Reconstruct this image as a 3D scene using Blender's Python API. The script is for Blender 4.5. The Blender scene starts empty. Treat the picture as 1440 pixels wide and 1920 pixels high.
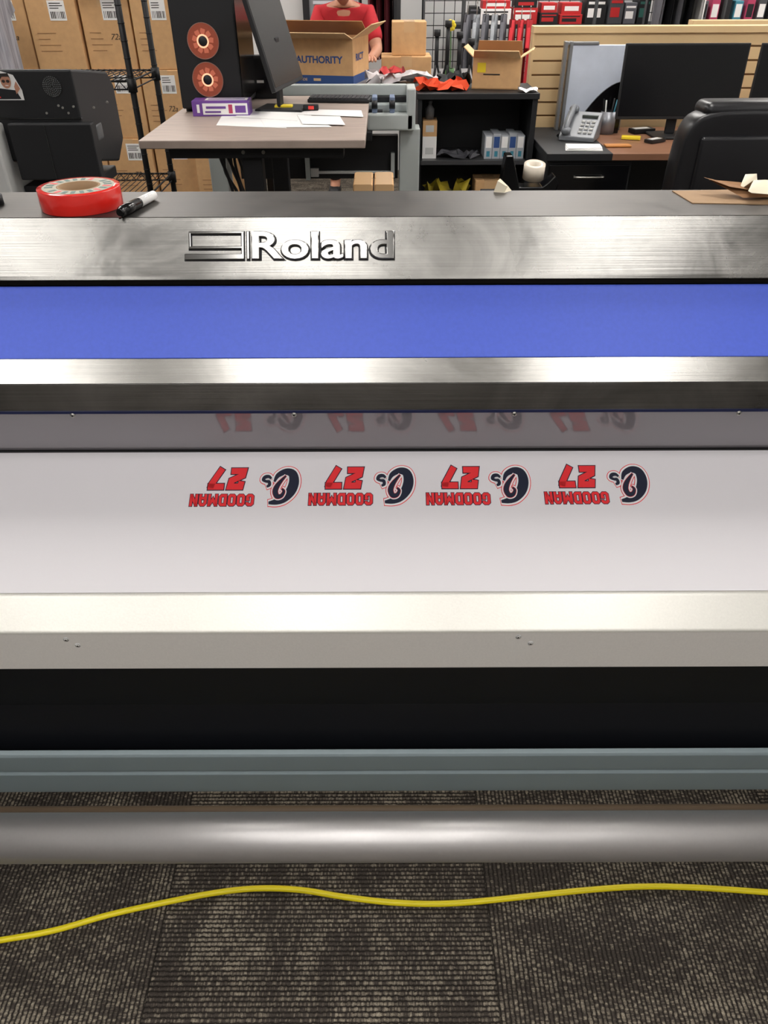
import bpy, bmesh, math, random
from math import sin, cos, tan, atan, radians, pi
from mathutils import Matrix, Vector
random.seed(7)
S = bpy.context.scene
S.view_settings.view_transform = 'Standard'
COL = S.collection
# ---------------------------------------------------------------- camera model
H = 1.45; F = 1400.0; PT = radians(36.3)
def tn(py): return tan(PT + atan((py - 960) / F))
def W(px, py, Y):
    z = H - Y * tn(py); zc = Y * cos(PT) + (H - z) * sin(PT)
    return ((px - 720) / F * zc, z)
def X(px, Y, z): return (px - 720) / F * (Y * cos(PT) + (H - z) * sin(PT))
def G(px, py, z):
    Y = (H - z) / tn(py); return (X(px, Y, z), Y)
def L(px, py, Y0, z0, Y1, z1):
    k = (z1 - z0) / (Y1 - Y0); Y = (H - z0 + k * Y0) / (k + tn(py)); z = H - Y * tn(py)
    return Vector((X(px, Y, z), Y, z))
cam = bpy.data.cameras.new('camera'); co = bpy.data.objects.new('camera', cam); COL.objects.link(co)
cam.sensor_width = 36; cam.lens = F / 1920 * 36; cam.clip_start = .02
co.matrix_world = Matrix.Translation((0, 0, H)) @ Matrix.Rotation(pi / 2 - PT, 4, 'X') @ Matrix.Rotation(radians(-.2), 4, 'Z')
S.camera = co
# ---------------------------------------------------------------- materials
def lin(c):
    r = []
    for v in c[:3]:
        v /= 255.0; r.append(v / 12.92 if v <= .04045 else ((v + .055) / 1.055) ** 2.4)
    return (r[0], r[1], r[2], 1)
MC = {}
def mat(name, rgb, rough=.5, metal=0., var=.08, scale=12, bump=0., emit=0., stretch=(1, 1, 1), alpha=1, spec=.5, coat=0., emitc=None):
    if name in MC: return MC[name]
    m = bpy.data.materials.new(name); m.use_nodes = True; nt = m.node_tree; p = nt.nodes['Principled BSDF']
    tc = nt.nodes.new('ShaderNodeTexCoord'); mp = nt.nodes.new('ShaderNodeMapping'); mp.inputs['Scale'].default_value = stretch
    nz = nt.nodes.new('ShaderNodeTexNoise'); nz.inputs['Scale'].default_value = scale; nz.inputs['Detail'].default_value = 5
    nt.links.new(tc.outputs['Object'], mp.inputs[0]); nt.links.new(mp.outputs[0], nz.inputs['Vector'])
    mx = nt.nodes.new('ShaderNodeMix'); mx.data_type = 'RGBA'
    c = lin(rgb)
    mx.inputs[6].default_value = tuple(max(0, v * (1 - var * 1.6)) for v in c[:3]) + (1,)
    mx.inputs[7].default_value = tuple(min(1, v * (1 + var * 1.6)) for v in c[:3]) + (1,)
    nt.links.new(nz.outputs['Fac'], mx.inputs[0]); nt.links.new(mx.outputs[2], p.inputs['Base Color'])
    p.inputs['Roughness'].default_value = rough; p.inputs['Metallic'].default_value = metal
    p.inputs['Specular IOR Level'].default_value = spec; p.inputs['Coat Weight'].default_value = coat
    p.inputs['Alpha'].default_value = alpha
    if emit:
        p.inputs['Emission Color'].default_value = lin(emitc or rgb); p.inputs['Emission Strength'].default_value = emit
    if bump:
        b = nt.nodes.new('ShaderNodeBump'); b.inputs['Strength'].default_value = bump; b.inputs['Distance'].default_value = .002
        nt.links.new(nz.outputs['Fac'], b.inputs['Height']); nt.links.new(b.outputs[0], p.inputs['Normal'])
    MC[name] = m; return m
def steel(name, lo, hi, r0, r1, brush=.12, smscale=5.):
    m = bpy.data.materials.new(name); m.use_nodes = True; nt = m.node_tree; N = nt.nodes; K = nt.links; p = N['Principled BSDF']
    tc = N.new('ShaderNodeTexCoord'); mp = N.new('ShaderNodeMapping'); mp.inputs['Scale'].default_value = (4, 420, 420)
    nz = N.new('ShaderNodeTexNoise'); nz.inputs['Scale'].default_value = 1; nz.inputs['Detail'].default_value = 3
    K.new(tc.outputs['Object'], mp.inputs[0]); K.new(mp.outputs[0], nz.inputs['Vector'])
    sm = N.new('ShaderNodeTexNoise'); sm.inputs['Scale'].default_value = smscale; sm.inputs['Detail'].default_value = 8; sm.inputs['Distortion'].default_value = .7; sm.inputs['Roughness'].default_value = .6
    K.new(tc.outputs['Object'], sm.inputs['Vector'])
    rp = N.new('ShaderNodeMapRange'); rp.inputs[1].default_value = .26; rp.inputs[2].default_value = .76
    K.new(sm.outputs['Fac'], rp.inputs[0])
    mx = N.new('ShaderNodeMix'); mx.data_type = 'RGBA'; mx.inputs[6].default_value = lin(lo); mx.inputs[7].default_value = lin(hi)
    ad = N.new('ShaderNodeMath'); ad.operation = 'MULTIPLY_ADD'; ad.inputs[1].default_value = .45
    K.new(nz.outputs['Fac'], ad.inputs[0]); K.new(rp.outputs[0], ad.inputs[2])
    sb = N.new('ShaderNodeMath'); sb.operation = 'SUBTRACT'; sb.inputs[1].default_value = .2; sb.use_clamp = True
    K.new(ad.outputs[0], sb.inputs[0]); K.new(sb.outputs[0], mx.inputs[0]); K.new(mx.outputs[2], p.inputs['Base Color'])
    rr = N.new('ShaderNodeMapRange'); rr.inputs[3].default_value = r0; rr.inputs[4].default_value = r1
    K.new(rp.outputs[0], rr.inputs[0]); K.new(rr.outputs[0], p.inputs['Roughness'])
    b = N.new('ShaderNodeBump'); b.inputs['Strength'].default_value = brush; b.inputs['Distance'].default_value = .0006
    K.new(nz.outputs['Fac'], b.inputs['Height']); K.new(b.outputs[0], p.inputs['Normal'])
    p.inputs['Metallic'].default_value = 1
    return m
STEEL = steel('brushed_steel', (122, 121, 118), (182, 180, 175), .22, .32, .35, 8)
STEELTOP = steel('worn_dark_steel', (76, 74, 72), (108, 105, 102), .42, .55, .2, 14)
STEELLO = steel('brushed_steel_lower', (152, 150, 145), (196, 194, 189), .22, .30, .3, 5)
LIP = steel('lip_steel_painted_sheen', (96, 95, 94), (170, 168, 165), .26, .34, .3, 3)  # broad light and dark reflection gradients painted into the lip colour by noise
GREYGL = mat('glossy_grey_panel', (148, 144, 148), .08, .2, .02, 3, 0, spec=.5)
CHROME = mat('polished_chrome', (168, 167, 164), .14, 1, .05)
SHADE = mat('dark_grey_edging', (42, 42, 44), .4, .3)
BLUE = mat('blue_cover_paint', (78, 105, 224), .45, 0, .06, 160, .05)
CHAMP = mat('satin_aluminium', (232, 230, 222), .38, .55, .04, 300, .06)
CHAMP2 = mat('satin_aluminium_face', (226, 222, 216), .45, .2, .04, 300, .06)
BLK = mat('matte_black', (13, 14, 18), .6, 0, .1)
BLK2 = mat('black_panel', (7, 9, 16), .5, 0, .1)
BLKG = mat('gloss_black', (10, 10, 12), .18, 0, .05)
TEAL = mat('grey_green_paint', (142, 156, 160), .4, .2, .04)
TUBE = mat('anodised_tube', (214, 211, 210), .42, .8, .03, 200)
BROWN = mat('brown_core', (112, 94, 74), .6)
SHEET = mat('white_vinyl', (224, 221, 224), .36, 0, .01, 3, 0, spec=.4)
SCREW = mat('screw_steel', (170, 168, 162), .3, 1)
RED = mat('print_red', (228, 44, 50), .45, 0, .02)
NAVY = mat('print_navy', (18, 24, 48), .45, 0, .02)
INKW = mat('print_white', (230, 228, 230), .4, 0, .01)
WHITE = mat('white_paper', (236, 234, 232), .6, 0, .03)
GREYP = mat('light_grey_plastic', (196, 196, 194), .45)
KRAFT = mat('kraft_cardboard', (205, 162, 114), .85, 0, .1, 30, .1)
CARDB = mat('aged_brown_card', (160, 130, 98), .85, 0, .1, 30, .1)
KRAFT2 = mat('kraft_cardboard_light', (218, 184, 138), .85, 0, .1, 30, .1)
KRAFTD = mat('cardboard_inside', (150, 110, 74), .9, 0, .1)
TAPE = mat('packing_tape', (210, 172, 128), .25, 0, .05)
INK = mat('print_black', (40, 34, 30), .7)
WALL = mat('wall_paint', (205, 205, 204), .8, 0, .02, 3)
CEIL = mat('ceiling_tile', (176, 175, 173), .9, 0, .06, 60)
WOODG = mat('grey_oak_laminate', (160, 144, 134), .45, 0, .22, 6, 0, 0, (1.2, 14, 1))
BEIGE = mat('maple_slatwall', (218, 188, 142), .5, 0, .05, 5)
BEIGED = mat('slat_groove', (136, 104, 68), .7)
DESKT = mat('brown_desktop', (128, 90, 68), .4, 0, .2, 5, 0, 0, (1, 10, 1))
LEATH = mat('black_leather', (18, 18, 22), .34, 0, .1, 60, .15)
YEL = mat('yellow_cord', (246, 226, 30), .35, 0, .03, 30)
REDT = mat('red_film', (232, 44, 36), .2, 0, .06, 12, coat=.5)
REDB = mat('red_box_print', (186, 34, 36), .5)
REDC = mat('red_cloth', (182, 34, 44), .85, 0, .15, 20, .2)
MAR = mat('maroon_cloth', (96, 22, 34), .85, 0, .15, 20, .2)
SKIN = mat('skin', (186, 132, 106), .55, 0, .06)
DENIM = mat('dark_trousers', (36, 38, 48), .85)
HAIR = mat('grey_hair', (70, 62, 56), .7)
LGREY = mat('machine_light_grey', (178, 184, 182), .45, .1, .04)
BLUP = mat('print_blue', (42, 74, 130), .6)
PURP = mat('purple_print', (110, 70, 150), .4)
GLOW = mat('fan_glow', (70, 32, 26), .4, 0, .5, 40, 0, .26, emitc=(225, 110, 78))
GLOWD = mat('fan_blade', (70, 34, 28), .4, 0, .1, 10, 0, .50, emitc=(240, 130, 98))
FANF = mat('fan_ring', (60, 44, 40), .4, emit=.20, emitc=(225, 160, 140))
HUBR = mat('fan_hub_ring', (150, 80, 60), .4, emit=1.3, emitc=(255, 190, 150))
CLEAR = mat('clear_poly', (190, 195, 200), .12, 0, .3, 30, .4, alpha=.55)
PINK = mat('pink_print', (180, 60, 96), .5); CYAN = mat('cyan_print', (60, 130, 150), .5)
ORNG = mat('orange_cloth', (212, 70, 28), .8, 0, .1, 20, .2)
YLAB = mat('yellow_label', (226, 200, 40), .5)
GREEN = mat('green_print', (44, 92, 84), .5)
SCRN = mat('screen_black', (12, 13, 16), .25)
GREYC = mat('grey_cloth', (92, 92, 98), .9, 0, .15, 20, .2)
LGHT = mat('light_diffuser', (255, 252, 248), .5, 0, 0, 1, 0, 16.5, emitc=(255, 251, 246))
LGHTF = mat('light_diffuser_soft', (255, 252, 250), .5, 0, 0, 1, 0, 5.9, emitc=(255, 252, 249))
def carpet():
    m = bpy.data.materials.new('ribbed_carpet'); m.use_nodes = True; nt = m.node_tree; N = nt.nodes; K = nt.links; p = N['Principled BSDF']
    g = N.new('ShaderNodeNewGeometry'); sp = N.new('ShaderNodeSeparateXYZ'); K.new(g.outputs['Position'], sp.inputs[0])
    def mt(op, a, b=None, c=None, clamp=False):
        n = N.new('ShaderNodeMath'); n.operation = op; n.use_clamp = clamp
        for i, v in enumerate((a, b, c)):
            if v is None: continue
            if isinstance(v, (int, float)): n.inputs[i].default_value = v
            else: K.new(v, n.inputs[i])
        return n.outputs[0]
    def nz(vec, scale, det=2, dist=0):
        n = N.new('ShaderNodeTexNoise'); n.inputs['Scale'].default_value = scale; n.inputs['Detail'].default_value = det
        n.inputs['Distortion'].default_value = dist; K.new(vec, n.inputs['Vector']); return n.outputs['Fac']
    def cmb(a, b, c=0):
        n = N.new('ShaderNodeCombineXYZ')
        for i, v in enumerate((a, b, c)):
            if isinstance(v, (int, float)): n.inputs[i].default_value = v
            else: K.new(v, n.inputs[i])
        return n.outputs[0]
    x, y = sp.outputs[0], sp.outputs[1]
    tx = mt('DIVIDE', mt('ADD', x, .4166), .611); ty = mt('DIVIDE', mt('SUBTRACT', y, .40), .611)
    par = mt('FLOORED_MODULO', mt('ADD', mt('FLOOR', tx), mt('FLOOR', ty)), 2)
    inv = mt('SUBTRACT', 1, par)
    a = mt('ADD', mt('MULTIPLY', y, inv), mt('MULTIPLY', x, par)); b = mt('ADD', mt('MULTIPLY', x, inv), mt('MULTIPLY', y, par))
    wob = mt('MULTIPLY', mt('SUBTRACT', nz(cmb(a, b), 150, 3), .5), .006)
    aw = mt('DIVIDE', mt('ADD', a, wob), .0082)
    row = mt('FLOOR', aw); fr = mt('SUBTRACT', aw, row)
    rib = mt('SINE', mt('MULTIPLY', fr, pi))
    dash = nz(cmb(mt('MULTIPLY', row, 7.31), mt('MULTIPLY', b, 190)), 1, 4)
    patch = nz(cmb(mt('MULTIPLY', a, 1), mt('MULTIPLY', b, 2.0), par), 6, 3, .6)
    thr = mt('MULTIPLY_ADD', patch, -.55, .735)
    on = mt('MULTIPLY', mt('SUBTRACT', dash, thr), 4.2, None, True)
    fuzz = nz(cmb(x, y), 650, 4)
    tanf = mt('MULTIPLY', on, mt('MULTIPLY', mt('SUBTRACT', rib, .2), 1.6, None, True))
    tanf = mt('MULTIPLY', tanf, mt('MULTIPLY_ADD', fuzz, 1.6, .15), None, True)
    mx = N.new('ShaderNodeMix'); mx.data_type = 'RGBA'; mx.inputs[6].default_value = lin((80, 73, 67)); mx.inputs[7].default_value = lin((176, 165, 146))
    K.new(tanf, mx.inputs[0])
    ex = mt('ABSOLUTE', mt('SUBTRACT', mt('FRACT', tx), .5)); ey = mt('ABSOLUTE', mt('SUBTRACT', mt('FRACT', ty), .5))
    seam = mt('GREATER_THAN', mt('MAXIMUM', ex, ey), .4975)
    dk = mt('MULTIPLY', mt('MULTIPLY_ADD', rib, .75, .25), mt('MULTIPLY_ADD', fuzz, 1.7, .15))
    dk = mt('MULTIPLY', dk, mt('MULTIPLY_ADD', seam, -.4, 1))
    m2 = N.new('ShaderNodeMix'); m2.data_type = 'RGBA'; m2.blend_type = 'MULTIPLY'; m2.inputs[0].default_value = 1
    cc = N.new('ShaderNodeCombineColor'); [K.new(dk, cc.inputs[i]) for i in range(3)]
    K.new(mx.outputs[2], m2.inputs[6]); K.new(cc.outputs[0], m2.inputs[7]); K.new(m2.outputs[2], p.inputs['Base Color'])
    bp = N.new('ShaderNodeBump'); bp.inputs['Strength'].default_value = .8; bp.inputs['Distance'].default_value = .003
    K.new(mt('ADD', rib, mt('MULTIPLY', fuzz, .9)), bp.inputs['Height']); K.new(bp.outputs[0], p.inputs['Normal'])
    p.inputs['Roughness'].default_value = .95; p.inputs['Specular IOR Level'].default_value = .15
    return m
CARPET = carpet()
# ---------------------------------------------------------------- mesh builder
class B:
    def __init__(s): s.bm = bmesh.new()
    def _mark(s, n0, m, smooth=False):
        s.bm.faces.ensure_lookup_table()
        for f in s.bm.faces[n0:]:
            f.material_index = m
            if smooth: f.smooth = True
    def box(s, x0, x1, y0, y1, z0, z1, m=0, bev=0, M=None, seg=2):
        t = bmesh.new(); bmesh.ops.create_cube(t, size=1)
        for v in t.verts:
            v.co = Vector(((x0 + x1) / 2 + v.co.x * (x1 - x0), (y0 + y1) / 2 + v.co.y * (y1 - y0), (z0 + z1) / 2 + v.co.z * (z1 - z0)))
        if bev: bmesh.ops.bevel(t, geom=t.edges[:], offset=bev, segments=seg, profile=.5, affect='EDGES')
        if bev and seg > 2:
            for f in t.faces: f.smooth = True
        s.add(t, m, M); return s
    def add(s, t, m=None, M=None):
        if M is not None: t.transform(M)
        me = bpy.data.meshes.new('tmp'); t.to_mesh(me); t.free(); n0 = len(s.bm.faces); s.bm.from_mesh(me); bpy.data.meshes.remove(me)
        if m is not None: s._mark(n0, m)
    def cyl(s, p, q, r, r2=None, n=20, m=0, mc=None):
        p, q = Vector(p), Vector(q); d = q - p; r2 = r if r2 is None else r2
        u = d.orthogonal().normalized(); v = d.normalized().cross(u)
        A = [s.bm.verts.new(p + (u * cos(2 * pi * i / n) + v * sin(2 * pi * i / n)) * r) for i in range(n)]
        C = [s.bm.verts.new(q + (u * cos(2 * pi * i / n) + v * sin(2 * pi * i / n)) * r2) for i in range(n)]
        for i in range(n):
            f = s.bm.faces.new((A[i], A[(i + 1) % n], C[(i + 1) % n], C[i])); f.smooth = True; f.material_index = m
        for k in (A[::-1], C):
            f = s.bm.faces.new(k); f.material_index = m if mc is None else mc
        return s
    def ext(s, pts, ax, a, b, m=0, M=None, bev=0):
        t = bmesh.new()
        def P(u, v, w): return {'x': (w, u, v), 'y': (u, w, v), 'z': (u, v, w)}[ax]
        A = [t.verts.new(P(u, v, a)) for u, v in pts]; C = [t.verts.new(P(u, v, b)) for u, v in pts]; n = len(pts)
        t.faces.new(A); t.faces.new(C[::-1])
        for i in range(n): t.faces.new((A[i], C[i], C[(i + 1) % n], A[(i + 1) % n]))
        bmesh.ops.recalc_face_normals(t, faces=t.faces[:])
        if bev: bmesh.ops.bevel(t, geom=t.edges[:], offset=bev, segments=2, profile=.5, affect='EDGES')
        s.add(t, m, M); return s
    def sheet(s, prof, x0, x1, m=0, th=.0):
        for i in range(len(prof) - 1):
            (y0, z0), (y1, z1) = prof[i], prof[i + 1]
            f = s.bm.faces.new([s.bm.verts.new(c) for c in ((x0, y0, z0), (x1, y0, z0), (x1, y1, z1), (x0, y1, z1))]); f.material_index = m
        return s
    def poly(s, pts, m=0):
        f = s.bm.faces.new([s.bm.verts.new(p) for p in pts]); f.material_index = m; return s
    def tube(s, pts, r, n=8, m=0, sub=6):
        P = [Vector(p) for p in pts]; Q = []
        for i in range(len(P) - 1):
            a, b, c, d = P[max(i - 1, 0)], P[i], P[i + 1], P[min(i + 2, len(P) - 1)]
            for k in range(sub):
                t = k / sub; Q.append(.5 * ((2 * b) + (c - a) * t + (2 * a - 5 * b + 4 * c - d) * t * t + (3 * b - a - 3 * c + d) * t ** 3))
        Q.append(P[-1]); rings = []; u = None
        for i, q in enumerate(Q):
            d = (Q[min(i + 1, len(Q) - 1)] - Q[max(i - 1, 0)]).normalized()
            u = d.orthogonal().normalized() if u is None else (u - d * u.dot(d)).normalized()
            v = d.cross(u); rings.append([s.bm.verts.new(q + (u * cos(2 * pi * k / n) + v * sin(2 * pi * k / n)) * r) for k in range(n)])
        for a, b in zip(rings, rings[1:]):
            for k in range(n):
                f = s.bm.faces.new((a[k], a[(k + 1) % n], b[(k + 1) % n], b[k])); f.smooth = True; f.material_index = m
        for k in (rings[0][::-1], rings[-1]): s.bm.faces.new(k).material_index = m
        return s
    def lathe(s, prof, c=(0, 0, 0), n=40, m=0, M=None, mi=None, closed=False, flat=False):
        t = bmesh.new(); R = []
        for r, z in prof: R.append([t.verts.new((r * cos(2 * pi * i / n), r * sin(2 * pi * i / n), z)) for i in range(n)])
        rng = len(R) if closed else len(R) - 1
        for j in range(rng):
            a, b = R[j], R[(j + 1) % len(R)]
            for i in range(n):
                f = t.faces.new((a[i], a[(i + 1) % n], b[(i + 1) % n], b[i])); f.smooth = not flat; f.material_index = (mi[j] if mi else m)
        bmesh.ops.recalc_face_normals(t, faces=t.faces[:])
        s.add(t, None, (Matrix.Translation(c) @ (M or Matrix()))); return s
    def ball(s, c, r, sc=(1, 1, 1), m=0, M=None, n=16):
        t = bmesh.new(); bmesh.ops.create_uvsphere(t, u_segments=n, v_segments=n // 2 + 2, radius=r)
        for v in t.verts: v.co = Vector((v.co.x * sc[0], v.co.y * sc[1], v.co.z * sc[2]))
        for f in t.faces: f.smooth = True
        s.add(t, m, Matrix.Translation(c) @ (M or Matrix())); return s
    def text(s, body, M, w, h, bold=0, ext=0, shear=0, m=0, flip=False, bev=0, zs=1, spacing=1):
        cu = bpy.data.curves.new('t', 'FONT'); cu.body = body; cu.offset = bold; cu.extrude = ext; cu.shear = shear; cu.bevel_depth = bev; cu.space_character = spacing
        cu.resolution_u = 5
        o = bpy.data.objects.new('t', cu); COL.objects.link(o); dg = bpy.context.evaluated_depsgraph_get()
        me = bpy.data.meshes.new_from_object(o.evaluated_get(dg)); bpy.data.objects.remove(o); bpy.data.curves.remove(cu)
        xs = [v.co.x for v in me.vertices]; ys = [v.co.y for v in me.vertices]
        if not xs: return s
        T = Matrix.Diagonal((w / (max(xs) - min(xs)), h / (max(ys) - min(ys)), zs, 1)) @ Matrix.Translation((-(max(xs) + min(xs)) / 2, -(max(ys) + min(ys)) / 2, 0))
        if flip: T = Matrix.Rotation(pi, 4, 'Z') @ T
        me.transform(M @ T); n0 = len(s.bm.faces); s.bm.from_mesh(me); bpy.data.meshes.remove(me); s._mark(n0, m); return s
    def obj(s, name, mats, parent=None, loc=(0, 0, 0), rot=(0, 0, 0), label=None, cat=None, group=None, kind=None, normals=False):
        me = bpy.data.meshes.new(name)
        if normals: bmesh.ops.recalc_face_normals(s.bm, faces=s.bm.faces[:])
        s.bm.to_mesh(me); s.bm.free()
        for q in (mats if isinstance(mats, (list, tuple)) else [mats]): me.materials.append(q)
        o = bpy.data.objects.new(name, me); COL.objects.link(o); o.location = loc; o.rotation_euler = rot
        if parent: o.parent = parent
        tag(o, label, cat, group, kind); return o
def tag(o, label=None, cat=None, group=None, kind=None):
    if label: o['label'] = label
    if cat: o['category'] = cat
    if group: o['group'] = group
    if kind: o['kind'] = kind
def top(name, label, cat, loc, rz=0, group=None):
    o = bpy.data.objects.new(name, None); COL.objects.link(o); o.location = loc; o.rotation_euler = (0, 0, rz); o.empty_display_size = .1
    tag(o, label, cat, group); return o
def frame(o, u, v):
    u = Vector(u).normalized(); v = Vector(v).normalized(); n = u.cross(v)
    return Matrix(((u.x, v.x, n.x, o[0]), (u.y, v.y, n.y, o[1]), (u.z, v.z, n.z, o[2]), (0, 0, 0, 1)))
def FR(x, y, z): return frame((x, y, z), (1, 0, 0), (0, 0, 1))   # facing -Y
# ---------------------------------------------------------------- room
XL, XR, YB, YF, ZC = -4.2, 4.4, 7.0, -3.0, 2.9
B().box(XL, XR, YF, YB, -.05, 0).obj('floor', CARPET, kind='structure', label='dark brown ribbed carpet tile floor')
B().box(XL, XR, YF, YB, ZC, ZC + .05).obj('ceiling', CEIL, kind='structure')
B().box(XL - .1, XR + .1, YB, YB + .1, 0, ZC).obj('wall_back', WALL, kind='structure', label='light grey painted wall')
B().box(XL - .1, XR + .1, YF - .1, YF, 0, ZC).obj('wall_front', mat('wall_dim', (172, 170, 168), .8), kind='structure')
B().box(XL - .1, XL, YF, YB, 0, ZC).obj('wall_left', WALL, kind='structure')
B().box(XR, XR + .1, YF, YB, 0, ZC).obj('wall_right', WALL, kind='structure')
for lx in (-1.75, -.38, 1.05, 3.4):
    for ly in (-1.75, -.15, 2.3, 4.4, 6.2):
        if lx == -.38 and ly > 1: continue
        r = top('ceiling_light', 'white recessed fluorescent ceiling light panel', 'ceiling light', (lx, ly, ZC), group='ceiling light panels')
        b = B(); b.box(-.32, .32, -.62, -.6, -.03, 0).box(-.32, .32, .6, .62, -.03, 0).box(-.32, -.3, -.6, .6, -.03, 0).box(.3, .32, -.6, .6, -.03, 0)
        b.obj('frame', GREYP, r)
        B().box(-.3, .3, -.6, .6, -.022, -.012).obj('diffuser', LGHTF if ly < 1 else LGHT, r)
# ---------------------------------------------------------------- printer
PX = 1.15
pr = top('large_format_printer', 'wide format printer with brushed steel trim and blue cover', 'printer', (0, 1.1, 0))
O = (0, -1.1, 0)
A0, A1 = (1.239, 1.125), (1.19, 1.047)
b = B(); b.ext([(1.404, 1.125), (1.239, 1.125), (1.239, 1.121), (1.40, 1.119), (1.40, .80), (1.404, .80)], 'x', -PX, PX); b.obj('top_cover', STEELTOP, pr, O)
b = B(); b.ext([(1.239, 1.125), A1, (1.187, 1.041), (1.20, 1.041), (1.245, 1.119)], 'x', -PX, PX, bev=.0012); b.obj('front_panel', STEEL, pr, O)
b = B(); b.sheet([(1.215, 1.05), (1.225, 1.02), (1.19, 1.015)], -PX, PX); b.box(-PX, PX, 1.20, 1.38, .80, 1.045); b.obj('inner_body', BLKG, pr, O)
C0, C1 = (1.197, 1.0285), (1.118, .938)
b = B(); b.ext([C0, C1, (1.125, .93), (1.199, 1.02)], 'x', -PX, PX, bev=.001); b.obj('blue_cover', BLUE, pr, O)
D1 = (1.09, .9065)
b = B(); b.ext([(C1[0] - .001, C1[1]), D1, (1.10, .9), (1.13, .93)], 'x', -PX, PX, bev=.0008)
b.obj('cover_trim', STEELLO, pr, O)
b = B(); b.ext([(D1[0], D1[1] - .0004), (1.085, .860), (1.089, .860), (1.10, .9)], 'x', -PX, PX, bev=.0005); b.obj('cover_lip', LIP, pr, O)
b = B(); b.box(-PX, PX, 1.083, 1.09, .856, .8605); b.obj('seal_strip', mat('dark_blue_rubber', (24, 32, 70), .4), pr, O)
E0, E1 = (1.087, .857), (1.140, .7514)
b = B(); b.ext([E0, E1, (1.17, .7514), (1.17, .857)], 'x', -PX, PX); b.obj('inner_panel', GREYGL, pr, O)
b = B(); b.box(-PX, PX, 1.135, 1.16, .743, .7530); b.obj('painted_shadow_strip', BLKG, pr, O)  # solid black strip standing in for the shade between panel and sheet
for px in (137, 552, 965, 1386):
    x, z = W(px, 777, 1.083)
    B().lathe([(0, .003), (.0025, .003), (.0042, .0015), (.0045, 0)], (x, 1.0838, z), 16, M=Matrix.Rotation(pi / 2, 4, 'X')).lathe([(0, .0034), (.0016, .0034)], (x, 1.0838, z), 6, M=Matrix.Rotation(pi / 2, 4, 'X'), mi=[1]).obj('screw', [SCREW, BLK], pr, O)
vP = Vector((0, A0[0] - A1[0], A0[1] - A1[1])).normalized()
lg = B(); le = B()
def PP(px, py): return L(px, py, *A0, *A1)
c = (PP(474, 461) + PP(741, 461)) / 2; hgt = (PP(600, 434) - PP(600, 487)).length; wid = (PP(741, 461) - PP(474, 461)).length
lg.text('Roland', frame(c, (1, 0, 0), vP), wid, hgt, bold=.012, ext=.055, bev=.02, zs=.09)
le.text('Roland', frame(c + Vector((0, 0, -.0003)), (1, 0, 0), vP), wid + .0022, hgt + .0026, bold=.052, ext=.004, zs=.1)
def pbox(px0, px1, py0, py1, t, m=0, bev=.0012):
    a = PP((px0 + px1) / 2, (py0 + py1) / 2); w = (PP(px1, (py0 + py1) / 2) - PP(px0, (py0 + py1) / 2)).length; h = (PP(px0, py0) - PP(px0, py1)).length
    lg.box(-w / 2, w / 2, -h / 2, h / 2, -.001, t, m, bev, frame(a, (1, 0, 0), vP))
    e = .0012; le.box(-w / 2 - e, w / 2 + e, -h / 2 - e * 1.4, h / 2 + e, -.001, .0005, 0, 0, frame(a, (1, 0, 0), vP))
pbox(357, 460, 434, 439, .006); pbox(357, 460, 462, 467, .006); pbox(357, 361, 436, 466, .006); pbox(455, 460, 434, 487, .006)
pbox(349, 458, 476, 487, .006)
pbox(465, 470, 434, 487, .006)
lo_ = lg.obj('logo', CHROME, pr, O, label='raised chrome maker lettering and emblem')
le.obj('logo_edging', SHADE, lo_)
# apron
M0, M1 = (1.1395, .7518), (.8913, .6362)
b = B(); b.ext([(1.146, .7485), (M1[0] - .004, M1[1] - .004), (.845, .596), (.843, .593), (.838, .516), (.85, .512), (.90, .56), (1.146, .70)], 'x', -PX, PX, bev=.0015)
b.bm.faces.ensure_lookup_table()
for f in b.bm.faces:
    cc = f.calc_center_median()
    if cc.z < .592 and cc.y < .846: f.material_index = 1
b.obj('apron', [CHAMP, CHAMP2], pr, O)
for px, py in ((123, 1197), (145, 1208), (971, 1195), (994, 1207)):
    q = L(px, py, .8431, .593, .838, .516)
    Mx = Matrix.Rotation(pi / 2, 4, 'X')
    B().lathe([(0, .0012), (.0028, .0012), (.0028, .0004), (.0046, .0004), (.005, -.001)], q, 16, M=Mx, mi=[0, 1, 2, 2]).lathe([(0, .0016), (.0014, .0016)], q, 6, M=Mx, mi=[1]).obj('screw', [CHAMP2, BLK, GREYP], pr, O)
b = B(); b.ext([(.86, .54), (.90, .35), (.882, .20), (.95, .20), (1.0, .55)], 'x', -PX, PX); b.obj('lower_panel', BLK2, pr, O)
b = B(); b.ext([(.866, .262), (.858, .259), (.855, .254), (.855, .212), (.859, .206), (.854, .20), (.854, .146), (.858, .141), (.870, .141), (.870, .255)], 'x', -PX, PX, bev=.001); b.obj('stand_beam', TEAL, pr, O)
for sx in (-1, 1):
    b = B(); b.box(sx * 1.06 - .04, sx * 1.06 + .04, .93, 1.33, .08, .78, bev=.004).box(sx * 1.06 - .05, sx * 1.06 + .05, .65, 1.5, .04, .10, bev=.008)
    for y in (.72, 1.43): b.cyl((sx * 1.06 - .02, y, .032), (sx * 1.06 + .02, y, .032), .032)
    b.obj('stand_leg', TEAL, pr, O)
    b = B(); b.ext([(1.41, 1.14), (1.23, 1.14), (1.06, .92), (1.04, .80), (.83, .6), (.83, .5), (.95, .45), (1.41, .7)], 'x', sx * PX if sx > 0 else sx * PX - .25, sx * PX + .25 if sx > 0 else sx * PX, bev=.008); b.obj('end_housing', GREYP, pr, O)
    b = B(); b.box(sx * 1.0 - .012, sx * 1.0 + .012, .66, .95, .09, .30, bev=.003); b.obj('take_up_arm', TEAL, pr, O)
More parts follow.
